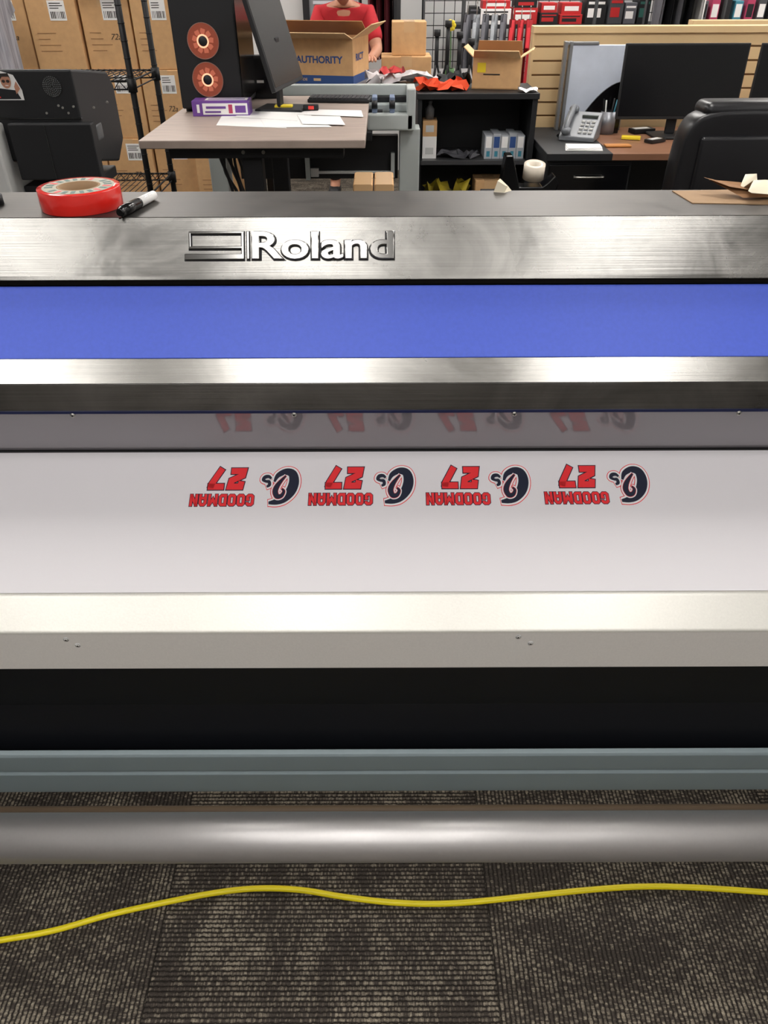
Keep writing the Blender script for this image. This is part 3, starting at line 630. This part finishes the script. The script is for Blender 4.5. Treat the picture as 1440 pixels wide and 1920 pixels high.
carton('cardboard_box', 'small plain brown carton on top of another carton', x - .09, x + .10, 4.9, 5.08, ZW + .102, .16, seed=52, lab=False)
b = B(); crumple(b, 0, 0, .0, .34, .17, .06, 0, 8, 9); b.obj('bagged_shirts', mat('white_cloth_bag', (214, 208, 210), .35, 0, .1, 30, .3), loc=(X(756, 4.6, 1), 4.60, ZW + .002), label='white garments in crumpled clear plastic', cat='clothes')
b = B(); crumple(b, 0, 0, .0, .12, .08, .04, 0, 12, 6); b.obj('bagged_shirts', mat('red_print_cloth', (190, 60, 60), .5, 0, .3, 30, .3), loc=(X(738, 4.55, 1), 4.54, ZW + .05), label='red printed garment on crumpled white bag', cat='clothes')
# ---------------------------------------------------------------- black shelf unit
bs = top('bookcase', 'low black open shelf unit with boxes inside', 'shelf unit', (.458, 4.2, 0))
ZB = .955
b = B(); b.box(-.295, .285, -.20, .18, ZB - .025, ZB, bev=.002).box(-.29, -.27, -.19, .17, 0, ZB - .025).box(.255, .28, -.19, .17, 0, ZB - .025).box(-.27, .255, .155, .17, .02, ZB - .025); b.obj('carcass', BLK, bs)
for z in (.66, .36, .06): B().box(-.269, .254, -.18, .15, z - .02, z, bev=.001).obj('shelf', mat('shelf_edge_grey', (58, 58, 60), .4), bs)
SILB = mat('silver_box', (168, 172, 178), .4)
for i in range(5):
    b = B(); b.box(-.019, .019, 0, .14, 0, .105 + (i % 2) * .008, bev=.001).box(-.014, .014, -.001, 0, .05, .1, 1).box(-.008, .008, -.0015, 0, .01, .035, 2)
    b.obj('ink_carton', [SILB, BLUP if i % 2 else WHITE, CYAN], loc=(.525 + i * .0395, 4.06, .6603), label='slim silver and blue ink carton on the shelf', cat='box', group='ink cartons on the shelf')
for i, (z, hh, m_) in enumerate(((.6603, .10, WHITE), (.7605, .07, KRAFT))):
    B().box(-.035, .035, 0, .1, 0, hh, bev=.001).box(-.02, .02, -.001, 0, .02, .05, 1).obj('small_box', [m_, GREYP], loc=(.232, 4.07, z), label='small box stacked on the shelf' if i else 'small white box on the shelf', cat='box')
b = B(); b.lathe([(0, 0), (.02, 0), (.022, .045), (.01, .06), (.008, .07), (.012, .072), (.012, .08), (0, .08)], n=20); b.obj('bottle', mat('grey_bottle', (110, 110, 112), .4), loc=(.232, 4.12, .8307), label='grey spray bottle on the stacked boxes', cat='bottle')
b = B(); crumple(b, 0, 0, 0, .20, .12, .03, 0, 21, 7); b.obj('paper_bundle', mat('dark_bag', (62, 62, 68), .6), loc=(.38, 4.12, .662), label='crumpled dark bag on the shelf', cat='bag')
carton('cardboard_box', 'small flat carton on the lower shelf', .47, .62, 4.04, 4.2, .3605, .20, seed=61, lab=False)
b = B(); crumple(b, 0, 0, 0, .22, .12, .10, 0, 22, 7); b.obj('yellow_wrap', mat('dim_yellow', (170, 150, 40), .5), loc=(.33, 4.1, .47), label='yellow and black wrapped goods on the lower shelf', cat='bag')
b = B(); crumple(b, 0, 0, 0, .24, .16, .05, 0, 31, 8); o = b.obj('folded_jersey', ORNG, loc=(X(830, 4.15, .97), 4.14, ZB + .001), label='crumpled orange jersey on the black shelf unit', cat='clothes')
b = B(); crumple(b, 0, 0, 0, .16, .10, .06, 0, 32, 7); b.obj('folded_jersey', BLK, loc=(X(858, 4.2, .97), 4.30, ZB + .004), label='crumpled black cloth on the black shelf unit', cat='clothes')
b = B(); crumple(b, 0, 0, 0, .09, .07, .02, 0, 33, 5); b.obj('paper_scrap', WHITE, loc=(X(992, 4.05, .96), 4.05, ZB + .001), label='crumpled white paper by the open carton', cat='paper')
oc2 = open_carton('open_carton', 'open small brown carton with yellow label', (X(938, 4.15, 1.0), 4.22, ZB + .001), .225, .17, .13, radians(-12), (radians(60), radians(60), radians(-20), radians(50)), .065, (KRAFT, KRAFTD, BLUP, KRAFT2))
B().box(-.09, -.05, -.0865, -.0855, .07, .11).box(-.06, .02, -.0868, -.0858, .06, .065, 1).obj('label', [YLAB, INK], oc2)
for i, (px, hh) in enumerate(((814, .21), (834, .25), (856, .20), (878, .17))):
    r = top('tabletop_tripod', 'black folding tabletop tripod on the work table', 'tripod', (X(px, 4.62, 1.0) + .02, 4.64, ZW + .001), i * .7, 'black tripods')
    b = B(); b.cyl((0, 0, .07), (0, 0, hh), .011, n=12).cyl((0, 0, hh), (0, 0, hh + .03), .018, n=12)
    b.obj('column', BLK, r)
    for k in range(3):
        a = k * 2 * pi / 3; B().cyl((0, 0, .10), (.025 * cos(a), .025 * sin(a), .006), .006, n=8).obj('leg', BLK, r)
fl = top('artificial_flower', 'yellow artificial flower on a thin stem', 'flower', (X(846, 4.75, 1.0), 4.78, ZW + .001))
B().tube([(0, 0, .0), (.005, 0, .12), (0, 0, .245)], .003).lathe([(0, 0), (.025, 0), (.03, .05), (.024, .05)], n=16).obj('stem', mat('green_stem', (70, 110, 60), .6), fl)
b = B()
for k in range(7):
    a = k * 2 * pi / 7; b.ball((.016 * cos(a), -.004, .25 + .016 * sin(a)), .012, (1, .5, 1))
b.ball((0, -.008, .25), .008, m=1); b.obj('bloom', [YLAB, KRAFTD], fl)
# tape dispenser
tdp = top('tape_dispenser', 'black tape dispenser with wide clear tape roll', 'tape dispenser', (X(985, 3.6, .6), 3.50, 0))
B().box(-.2, .13, -.08, .12, .60, .62, bev=.003).box(-.02, .02, -.02, .02, .03, .60).box(-.18, .12, -.03, .03, 0, .03, bev=.004).box(-.03, .03, -.08, .12, 0, .03, bev=.004).obj('stand', BLK, tdp)
b = B(); b.ext([(-.14, .621), (.10, .621), (.12, .68), (.10, .71), (.07, .68), (.05, .665), (-.05, .665), (-.09, .79), (-.12, .79), (-.13, .69)], 'y', -.05, .03, 0, None, .004); b.obj('body', BLKG, tdp)
b = B(); b.lathe([(.02, -.03), (.046, -.03), (.046, .03), (.02, .03)], (.012, -.01, .722), 36, closed=True, M=Matrix.Rotation(radians(12), 4, 'X')); b.obj('tape', mat('tan_tape', (206, 196, 180), .3), tdp)
# ---------------------------------------------------------------- slatwall partition
def slat(name, label, x0, x1, y, h, th=.06):
    r = top(name, label, 'slatwall', (x0, y, 0)); w = x1 - x0
    b = B(); n = int(h / .062)
    b.box(0, w, .008, th, 0, h - .03, 1)
    for k in range(n):
        z = h - .03 - (k + 1) * .062
        if z < 0: break
        b.box(0, w, 0, .0085, z + .009, z + .062, 0, .001)
    b.obj('slats', [BEIGE, BEIGED], r)
    B().box(-.012, w, -.012, th + .012, h - .03, h, bev=.002).obj('cap', BEIGE, r)
    B().box(-.012, 0, -.006, th + .006, 0, h - .0305).obj('end_trim', BEIGE, r)
    return r
slat('slatwall_partition', 'maple slatwall partition behind the desk', .765, 2.75, 4.42, W(1000, 50, 4.42)[1])
slat('slatwall_partition', 'taller maple slatwall run further back', X(1312, 5.3, 1.18), 3.6, 5.35, W(1310, 40, 5.35)[1])
# ---------------------------------------------------------------- right desk
ZR = .75
rd = top('office_desk', 'black pedestal desk with brown top', 'desk', (1.65, 4.0, 0))
x0 = X(1027, 3.72, ZR) - 1.65
B().box(x0, .9, -.30, .38, ZR - .03, ZR, 0, .003).box(x0 - .001, x0 + .30, -.302, .38, ZR - .031, ZR + .001, 1, .003).obj('desktop', [DESKT, BLK], rd)
B().box(x0 + .01, x0 + .40, -.27, .36, 0, ZR - .031, bev=.002).box(.84, .87, -.27, .36, 0, ZR - .031).box(x0 + .4, .84, .3, .32, .3, ZR - .031).obj('pedestal', BLK, rd)
for z in (.53, .30, .07):
    dr = B().box(x0 + .02, x0 + .39, -.288, -.271, z, z + .17, bev=.003).obj('drawer', BLKG, rd)
    B().tube([(x0 + .14, -.288, z + .12), (x0 + .15, -.305, z + .12), (x0 + .26, -.305, z + .12), (x0 + .27, -.288, z + .12)], .005).obj('handle', SCREW, dr)
xm0 = X(1172, 4.05, 1.0); xm1 = X(1403, 4.05, 1.0)
zt = W(1200, 85, 4.05)[1]
monitor('computer_monitor', 'large black monitor facing the room on the desk', ((xm0 + xm1) / 2, 4.08, ZR + .0015), 0, xm1 - xm0, zt - .83, .08, radians(-3))
monitor('computer_monitor', 'second black monitor beside the first one', (xm1 + .32, 4.02, ZR + .0015), radians(-12), .56, zt - .83, .08, radians(-3))
xp = X(1115, 4.3, .95)
fb = top('white_panel_display', 'white panel in a metal frame leaning on the slatwall', 'display panel', (xp, 4.30, ZR + .001))
B().box(-.13, .16, 0, .02, .02, .375, 0, .004).obj('panel', mat('pale_panel', (206, 214, 228), .4), fb)
b = B()
for x in (-.16, -.135): b.box(x - .008, x + .008, -.01, .03, 0, .39, 0, .002)
b.box(-.16, .0, -.006, .03, .376, .388, 0, .002).box(.155, .165, -.01, .03, 0, .38, 0, .002); b.obj('frame', mat('frame_grey', (150, 152, 154), .35, .6), fb)
b = B(); b.ext([(-.11, 0)] + [(-.11 + .22 * t / 10, .02 + .21 * sin(t / 10 * pi / 2) ** .8) for t in range(11)] + [(.11, 0)], 'y', 0, .012); b.obj('curved_tray', BLKG, loc=(X(1126, 4.2, .85), 4.2, ZR + .0015), label='curved glossy black tray standing on the desk', cat='tray')
x, y = G(1088, 262, ZR)
SILV = mat('silver_plastic', (112, 115, 120), .35)
ph = top('desk_phone', 'silver and black desk phone with handset and cord', 'telephone', (x, y, ZR + .0015), radians(-24))
b = B(); b.ext([(-.08, 0), (.08, 0), (.08, .11), (-.08, .02)], 'x', -.085, .085, 0, None, .004); b.obj('base', SILV, ph)
b = B()
for i in range(3):
    for j in range(4): b.box(.0 + i * .024, .018 + i * .024, -.06 + j * .022, -.045 + j * .022, .034 + j * .0124, .042 + j * .0124, 0, .001)
b.box(-.005, .07, .035, .065, .088, .098, 1); b.obj('keypad', [GREYP, mat('phone_lcd', (60, 66, 62), .3)], ph)
b = B(); b.tube([(-.055, -.075, .05), (-.055, -.05, .075), (-.055, 0, .10), (-.055, .05, .125), (-.055, .075, .125)], .014).ball((-.055, -.07, .043), .024, (1, 1, .8)).ball((-.055, .07, .118), .024, (1, 1, .8)); b.obj('handset', SILV, ph)
b = B(); b.tube([(-.09 + .008 * cos(k * 1.6), -.07 + .006 * k * .6, .01 + .008 * (1 + sin(k * 1.6))) for k in range(34)], .0022, 6, sub=2); b.obj('coiled_cord', BLK, ph)
b = B()
for k in range(3): b.ext([(-.09 + k * .006, -.05), (.08, -.06 + k * .01), (.09, .05), (-.07, .06)], 'z', k * .004, k * .004 + .003)
b.obj('paper_stack', WHITE, loc=place(1095, 280, ZR + .002), label='small stack of white papers on the desk', cat='paper')
x, y = G(1138, 252, ZR)
pc = top('pen_cup', 'silver mesh pen cup on the desk', 'pen cup', (x, y, ZR + .0015))
B().lathe([(0, 0), (.037, 0), (.038, .1), (.035, .1), (.034, .004), (0, .004)], n=28).obj('cup', mat('mesh_silver', (150, 152, 158), .4, .6), pc)
for k, m_ in enumerate((CYAN, WHITE, BLUP, GREYP, BLK)):
    a = k * 1.25; B().cyl((.0, 0, .006), (.018 * cos(a), .018 * sin(a), .15 + .01 * (k % 3)), .0035, n=8).obj('pen', m_, loc=(x + .014 * cos(a), y + .014 * sin(a), ZR + .002), label='pen standing in the mesh cup', cat='pen', group='pens in the cup')
for i, (px, py, m_, w, d, h) in enumerate(((1185, 262, YLAB, .09, .05, .012), (1160, 276, mat('tan_card', (180, 120, 60), .6), .12, .05, .008), (1205, 250, BLK, .12, .06, .02), (1230, 268, SCRN, .10, .05, .015))):
    B().box(-w / 2, w / 2, -d / 2, d / 2, 0, h, bev=.002).box(-w * .4, w * .3, -d * .3, d * .3, h, h + .001, 1).obj('note_pad' if i < 2 else 'desk_gadget', [m_, GREYP if i > 1 else m_], loc=place(px, py, ZR + .002), rot=(0, 0, i * .3 - .3), label=('coloured note pad on the brown desk', 'tan card pad on the brown desk', 'black gadget on the brown desk', 'flat dark device on the brown desk')[i], cat='stationery')
# chair
ch = top('office_chair', 'black leather office chair with padded back', 'chair', (X(1368, 3.15, .8), 3.3, 0), radians(2))
def pad(name, c, s, r=.03, M=None, m=LEATH, par=ch):
    b = B(); b.box(-s[0] / 2, s[0] / 2, -s[1] / 2, s[1] / 2, -s[2] / 2, s[2] / 2, 0, r, (M or Matrix()), 5); return b.obj(name, m, par, c)
bk = B()
prof = [(-.22, .48), (-.25, .56), (-.252, .80), (-.245, .92), (-.225, .985), (-.17, 1.02), (.17, 1.02), (.225, .985), (.245, .92), (.252, .80), (.25, .56), (.22, .48)]
t = bmesh.new(); n = len(prof)
lay = [(-.235, .90), (-.24, .985), (-.20, 1.0), (-.13, 1.0), (-.11, .94)]
rings = []
for yy, sc in lay:
    rings.append([t.verts.new((x * sc, yy, .78 + (z - .78) * sc)) for x, z in prof])
for a, c in zip(rings, rings[1:]):
    for i in range(n): t.faces.new((a[i], a[(i + 1) % n], c[(i + 1) % n], c[i])).smooth = True
t.faces.new(rings[0]); t.faces.new(rings[-1][::-1]); bmesh.ops.recalc_face_normals(t, faces=t.faces[:]); bk.add(t, 0)
o = bk.obj('backrest', LEATH, ch); md = o.modifiers.new('sub', 'SUBSURF'); md.levels = md.render_levels = 2
pad('headrest', (0, -.165, 1.01), (.36, .13, .06), .028)
pad('back_cushion', (0, -.235, .78), (.36, .03, .30), .014)
pad('seat', (0, .08, .47), (.50, .50, .10), .04)
for sx in (-1, 1):
    pad('armrest', (sx * .25, .09, .58), (.05, .22, .03), .013)
    B().tube([(sx * .20, .05, .45), (sx * .25, .05, .48), (sx * .25, .05, .57)], .014).obj('arm_support', BLK, ch)
B().box(-.04, .04, -.25, -.23, .42, .60, bev=.004).box(-.1, .1, -.24, .15, .40, .42, bev=.004).obj('back_bracket', BLK, ch)
B().cyl((0, .05, .08), (0, .05, .40), .028, n=20).obj('gas_column', BLK, ch)
b = B()
for k in range(5):
    a = k * 2 * pi / 5 + .3; b.cyl((0, .05, .10), (.28 * cos(a), .05 + .28 * sin(a), .07), .025, .015, n=10)
b.obj('star_base', BLK, ch)
for k in range(5):
    a = k * 2 * pi / 5 + .3; B().cyl((.28 * cos(a) - .02, .05 + .28 * sin(a), .028), (.28 * cos(a) + .02, .05 + .28 * sin(a), .028), .028, n=16).cyl((.28 * cos(a), .05 + .28 * sin(a), .03), (.28 * cos(a), .05 + .28 * sin(a), .07), .008, n=8).obj('caster', BLK, ch)
ct = top('low_cart', 'low black equipment cart behind the printer', 'cart', (.0, 3.0, 0))
B().box(-.13, .12, -.12, .16, .50, .52, bev=.002).obj('tray', BLK, ct)
for x in (-.12, .10):
    for y in (-.1, .14): B().box(x - .01, x + .01, y - .01, y + .01, 0, .50).obj('leg', BLK, ct)
for px in (684, 722):
    xx = X(px, 2.9, .6); carton('cardboard_box', 'small brown carton on a low black cart', xx - .036, xx + .036, 2.9, 3.1, .5205, W(px, 346, 2.9)[1] - .5205, seed=70 + px, lab=False)
# ---------------------------------------------------------------- back wall items
x0, _ = W(583, 5, 6.95); x1, _ = W(642, 5, 6.95)
b = B(); b.box(x0 - .05, x0, 6.93, 7.0, 0, 2.1).box(x1, x1 + .05, 6.93, 7.0, 0, 2.1).box(x0 - .05, x1 + .05, 6.93, 7.0, 2.1, 2.16); b.obj('trim_1', BLK, kind='structure')
b = B(); b.box(x0, x1, 6.95, 7.0, 0, 2.1, 0)
for k in range(24): b.box(x0 + .03, x1 - .03, 6.94, 6.95, 1.2 + k * .032, 1.22 + k * .032, 1)
b.obj('door_1', [mat('door_grey', (150, 152, 156), .5), mat('blind_white', (206, 210, 216), .5)], kind='structure')
def gridwall(x0, x1, y, z0, z1, step=.08):
    b = B(); n = int((x1 - x0) / step)
    for k in range(n + 1): b.cyl((k * step, 0, z0), (k * step, 0, z1), .003, n=6)
    for k in range(int((z1 - z0) / step) + 1): b.cyl((0, -.005, z0 + k * step), (n * step, -.005, z0 + k * step), .003, n=6)
    b.box(0, .03, 0, .05, 0, .05).box(n * step - .03, n * step, 0, .05, 0, .05)
    return b.obj('gridwall', BLK, loc=(x0, y, 0), label='black wire gridwall display against the wall', cat='display grid')
gridwall(W(798, 30, 6.85)[0], XR - .15, 6.92, .02, 2.2)
wr = top('wall_shelf', 'long black display shelf hooked on the gridwall', 'shelf', (1.55, 6.7, 1.085))
B().box(-1.02, 2.5, -.16, .19, -.025, 0).obj('board', BLK, wr)
GP = mat('grey_pack', (70, 72, 76), .4)
items = [(882, 902, .0, .11, BLK, GREYC), (903, 962, 0, .095, WHITE, BLK), (964, 1012, 0, .10, REDB, WHITE), (1014, 1050, 0, .07, BLK, REDB), (1052, 1096, 0, .06, REDB, BLK), (1100, 1140, 0, .16, BLK, WHITE), (1142, 1170, 0, .17, GP, REDB), (1172, 1196, 0, .13, GREYC, WHITE), (1198, 1222, 0, .16, BLK, GREEN)]
for i, (px0, px1, a, h, m1, m2) in enumerate(items):
    xa, xb = X(px0, 6.55, 1.1), X(px1, 6.55, 1.1); w = xb - xa - .008
    B().box(-w / 2, w / 2, 0, .2, 0, h, 0, .002).box(-w * .4, w * .25, -.001, 0, h * .25, h * .6, 1).box(-w * .4, w * .4, -.001, 0, h * .75, h * .85, 1).obj('product_box', [m1, m2], loc=((xa + xb) / 2, 6.56 + .012 * (i % 3), 1.0852), label='retail product box on the black wall shelf', cat='box', group='boxes on the wall shelf')
for px0, px1, h, m1, m2, z0 in ((906, 960, .05, REDB, WHITE, .095), (1016, 1048, .06, REDB, WHITE, .07), (1054, 1094, .07, REDB, WHITE, .06), (966, 1010, .05, BLK, REDB, .10)):
    xa, xb = X(px0, 6.55, 1.1), X(px1, 6.55, 1.1); w = xb - xa - .01
    B().box(-w / 2, w / 2, 0, .17, 0, h, 0, .002).box(-w * .35, w * .35, -.001, 0, h * .3, h * .7, 1).obj('product_box', [m1, m2], loc=((xa + xb) / 2, 6.585, 1.0856 + z0), label='retail product box stacked on another box', cat='box', group='boxes on the wall shelf')
xa = X(1325, 6.55, 1.2)
for k in range(9):
    m1 = (GREYC, PINK, BLK, CYAN, PINK, GP, BLK, PINK, CYAN)[k]
    B().box(-.03, .03, 0, .15, 0, .14 + .02 * (k % 3), 0, .004).box(-.022, .022, -.001, 0, .04, .12, 1).obj('product_box', [m1, WHITE if k % 2 else BLK], loc=(xa + k * .085, 6.56, 1.0852), label='small colourful packaged item on the wall shelf', cat='box', group='boxes on the wall shelf')
def garment(px, Y, ztop, L_, w, m_, label, rz=0, seed=0):
    x = X(px, Y, 1.15)
    r = top('hanging_shirt', label, 'clothes', (x, Y, ztop - L_), rz, 'garments on rack'); t = bmesh.new(); n = 14; A = []; C = []
    for j in range(9):
        v = j / 8; ww = w * (.5 if v < .88 else .5 * (1 - (v - .88) * 6)); row = []; row2 = []
        for i in range(n + 1):
            u = i / n * 2 - 1; fold = .008 * sin(u * 9 + seed + v * 2) * (1 - v * .5)
            row.append(t.verts.new((u * ww, -.016 * math.sqrt(max(0, 1 - u * u)) + fold - .002, v * L_))); row2.append(t.verts.new((u * ww, .016 * math.sqrt(max(0, 1 - u * u)) + fold + .002, v * L_)))
        A.append(row); C.append(row2)
    for R in (A, C):
        for j in range(8):
            for i in range(n): t.faces.new((R[j][i], R[j][i + 1], R[j + 1][i + 1], R[j + 1][i])).smooth = True
    b = B(); b.add(t, 0)
    for sx in (-1, 1): b.ext([(sx * w * .46, L_ * .93), (sx * w * .64, L_ * .70), (sx * w * .50, L_ * .64), (sx * w * .42, L_ * .76)], 'y', -.012, .012, 0, None, .004)
    b.obj('fabric', m_, r)
    B().tube([(0, 0, L_ - .01), (0, 0, L_ + .04), (.02, 0, L_ + .06), (0, 0, L_ + .075)], .003).obj('hanger', SCREW, r)
def rail(x0, x1, Y, z):
    r = top('garment_rack', 'black garment rack with hanging clothes', 'clothes rack', ((x0 + x1) / 2, Y, 0)); w = (x1 - x0) / 2
    B().cyl((-w, 0, z), (w, 0, z), .012).obj('rail', BLK, r)
    for sx in (-w, w): B().cyl((sx, 0, 0), (sx, 0, z), .012).box(sx - .015, sx + .015, -.2, .2, 0, .03).obj('upright', BLK, r)
rail(-.16, .30, 6.55, 1.585)
for i, (px, m_) in enumerate(((702, MAR), (717, MAR), (732, MAR), (747, BLK))): garment(px, 6.55, 1.5, .62, .38, m_, 'dark red shirt hanging on a rack' if m_ is MAR else 'black shirt hanging on a rack', radians(84), i)
rail(.55, 1.45, 6.1, 1.435)
for i, (px, m_, tx) in enumerate(((880, GREYC, 'grey shirt in clear plastic on a rack'), (897, CLEAR, 'clear bagged garment on a rack'), (914, GREYC, 'grey shirt in clear plastic on a rack'), (931, CLEAR, 'clear bagged garment on a rack'), (948, GREYC, 'grey shirt in clear plastic on a rack'), (965, REDC, 'red shirt hanging on a rack'), (981, REDC, 'red shirt hanging on a rack'), (997, REDC, 'red shirt hanging on a rack'))):
    garment(px, 6.1, 1.17 if i < 5 else 1.14, .5, .38, m_, tx, radians(80), i + 10)
rail(X(1215, 6.2, 1.2), X(1335, 6.2, 1.2) + .1, 6.2, 1.585)
for i, px in enumerate((1235, 1252, 1270, 1290, 1310)): garment(px, 6.2, 1.5, .5, .4, (GREYC, BLK, GREYC, BLK, WHITE)[i], 'dark training shirt hanging on a rack', radians(80), i + 30)
fr_ = top('open_rack', 'tall black rack with assorted dark goods', 'shelving', (-2.75, 5.3, 0))
for x in (-.3, .3):
    for y in (-.2, .2): B().box(x - .02, x + .02, y - .02, y + .02, 0, 1.9).obj('post', BLK, fr_)
for z in (.4, .8, 1.08, 1.5): B().box(-.3, .3, -.2, .2, z - .02, z).obj('shelf', BLK, fr_)
for k, (m_, z) in enumerate(((GREYC, 1.0805), (WHITE, 1.0805), (BLUP, .8005), (BLK, .8005), (KRAFT, .8005))):
    x = -2.95 + (k * .11); B().box(-.045, .045, 0, .2, 0, .15 + .02 * (k % 3), bev=.004).box(-.03, .03, -.001, 0, .05, .1, 1).obj('storage_box', [m_, WHITE if k != 1 else INK], loc=(x, 5.15, z), label='small storage box on the black rack', cat='box', group='boxes on the black rack')
rail(-3.3, -2.12, 4.2, 1.5)
STR = mat('striped_cloth', (150, 150, 158), .8, 0, .8, 60, 0, 0, (1, 1, .1))
for i, px in enumerate((-26, -6)): garment(px, 4.2, 1.42, .5, .34, STR if i else GREYC, 'grey striped shirt hanging on a rack', radians(80), i + 50)
# ---------------------------------------------------------------- person
pe = top('person', 'person in a red polo shirt leaning forward over table', 'person', (X(650, 6.05, 1.1), 6.12, 0))
def skin_mesh(name, verts, edges, radii, m_, root=0, join=None):
    me = bpy.data.meshes.new(name); me.from_pydata(verts, edges, []); me.update(); o = bpy.data.objects.new(name, me); COL.objects.link(o)
    md = o.modifiers.new('skin', 'SKIN'); md.use_smooth_shade = True
    for i, r in enumerate(radii):
        rr = r if isinstance(r, tuple) else (r, r); me.skin_vertices[0].data[i].radius = rr; me.skin_vertices[0].data[i].use_root = (i == root)
    s2 = o.modifiers.new('sub', 'SUBSURF'); s2.levels = s2.render_levels = 2
    dg = bpy.context.evaluated_depsgraph_get(); m2 = bpy.data.meshes.new_from_object(o.evaluated_get(dg)); bpy.data.objects.remove(o)
    b = B(); b.bm.from_mesh(m2)
    for f in b.bm.faces: f.smooth = True; f.material_index = 0
    return b
hp = (0, .02, .86)
V = [hp, (0, -.03, .98), (0, -.10, 1.09), (0, -.15, 1.19), (0, -.20, 1.235), (0, -.225, 1.275)]
E = [(0, 1), (1, 2), (2, 3), (3, 4), (4, 5)]; R = [(.13, .10), (.125, .09), (.14, .10), (.13, .085), .055, .05]
for sx in (-1, 1):
    k = len(V); V += [(sx * .15, -.16, 1.18), (sx * .195, -.23, 1.07), (sx * .22, -.27, .985), (sx * .20, -.38, .965), (sx * .18, -.46, .955)]
    E += [(3, k), (k, k + 1), (k + 1, k + 2), (k + 2, k + 3), (k + 3, k + 4)]; R += [.058, .048, .040, .033, .026]
    w_i = k + 4
    for j, (dx, ln) in enumerate(((-.03, .062), (-.01, .075), (.01, .078), (.03, .066))):
        q = len(V); V += [(sx * .18 + dx * .8, -.50, .957), (sx * .18 + dx, -.50 - ln * .5, .955), (sx * .18 + dx, -.50 - ln, .945)]; E += [(w_i, q), (q, q + 1), (q + 1, q + 2)]; R += [.0105, .009, .008]
    q = len(V); V += [(sx * .18 - sx * .035, -.49, .955), (sx * .18 - sx * .055, -.52, .95)]; E += [(w_i, q), (q, q + 1)]; R += [.011, .009]
    k = len(V); V += [(sx * .10, .02, .80), (sx * .11, -.06, .46), (sx * .11, .03, .09), (sx * .115, -.10, .045)]
    E += [(0, k), (k, k + 1), (k + 1, k + 2), (k + 2, k + 3)]; R += [.09, .06, .042, .036]
b = skin_mesh('body', V, E, R, SKIN)
hc = Vector((0, -.265, 1.348)); HM = Matrix.Rotation(radians(16), 4, 'X')
t = bmesh.new(); bmesh.ops.create_uvsphere(t, u_segments=28, v_segments=20, radius=1)
for v in t.verts:
    x, y, z = v.co; jaw = 1 - .28 * max(0, -z) ** 1.3
    v.co = Vector((x * .076 * jaw, y * .095 * (1 - .12 * max(0, -z)), z * .118))
    if y < -.8 and -.35 < z < .1 and abs(x) < .25: v.co.y -= .016 * (1 - abs(x) / .25)
for f in t.faces: f.smooth = True
b.add(t, 0, Matrix.Translation(hc) @ HM)
for sx in (-1, 1): b.ball(hc + HM @ Vector((sx * .076, .01, 0)), .03, (.35, .6, 1))
b.ball(hc + HM @ Vector((0, -.104, -.018)), .015, (.9, 1, 1.3))
b.obj('body', SKIN, pe)
b = B()
for sx in (-1, 1): b.ball(hc + HM @ Vector((sx * .03, -.082, .012)), .011, (1.2, .8, .8)).ball(hc + HM @ Vector((sx * .03, -.091, .012)), .005, m=1)
b.obj('eyes', [WHITE, BLK], pe)
b = B(); b.ball(hc + HM @ Vector((0, -.094, -.042)), .026, (1, .35, .28))
for sx in (-1, 1): b.ball(hc + HM @ Vector((sx * .03, -.085, .034)), .016, (1, .35, .25))
b.obj('moustache', HAIR, pe); B().ball(hc + HM @ Vector((0, -.09, -.062)), .02, (1, .3, .22)).obj('mouth', mat('lips', (160, 90, 84), .5), pe)
t = bmesh.new(); bmesh.ops.create_uvsphere(t, u_segments=24, v_segments=16, radius=1)
for v in t.verts: v.co = Vector((v.co.x * .082, v.co.y * .10 + .008, v.co.z * .122))
bmesh.ops.delete(t, geom=[v for v in t.verts if v.co.z < .055 - max(0, v.co.y) * .9], context='VERTS')
for f in t.faces: f.smooth = True
b = B(); b.add(t, 0, Matrix.Translation(hc) @ HM); b.obj('hair', HAIR, pe)
V = [(0, -.01, .90), (0, -.03, .98), (0, -.10, 1.09), (0, -.15, 1.185), (0, -.19, 1.225)]; E = [(0, 1), (1, 2), (2, 3), (3, 4)]; R = [(.15, .115), (.14, .105), (.15, .115), (.135, .10), .066]
for sx in (-1, 1):
    k = len(V); V += [(sx * .155, -.16, 1.18), (sx * .195, -.225, 1.07), (sx * .207, -.25, 1.02)]; E += [(3, k), (k, k + 1), (k + 1, k + 2)]; R += [.070, .064, .062]
skin_mesh('s', V, E, R, REDC, 1).obj('polo_shirt', REDC, pe)
V = [(0, .02, .90), (0, .02, .85)]; E = [(0, 1)]; R = [(.14, .11), (.145, .115)]
for sx in (-1, 1):
    k = len(V); V += [(sx * .10, .02, .78), (sx * .11, -.06, .46), (sx * .11, .03, .10)]; E += [(1, k), (k, k + 1), (k + 1, k + 2)]; R += [.10, .075, .062]
skin_mesh('p', V, E, R, DENIM, 1).obj('trousers', DENIM, pe)
for sx in (-1, 1): B().box(sx * .115 - .045, sx * .115 + .045, -.16, .09, 0, .085, 0, .03, seg=4).obj('shoe', BLK, pe)
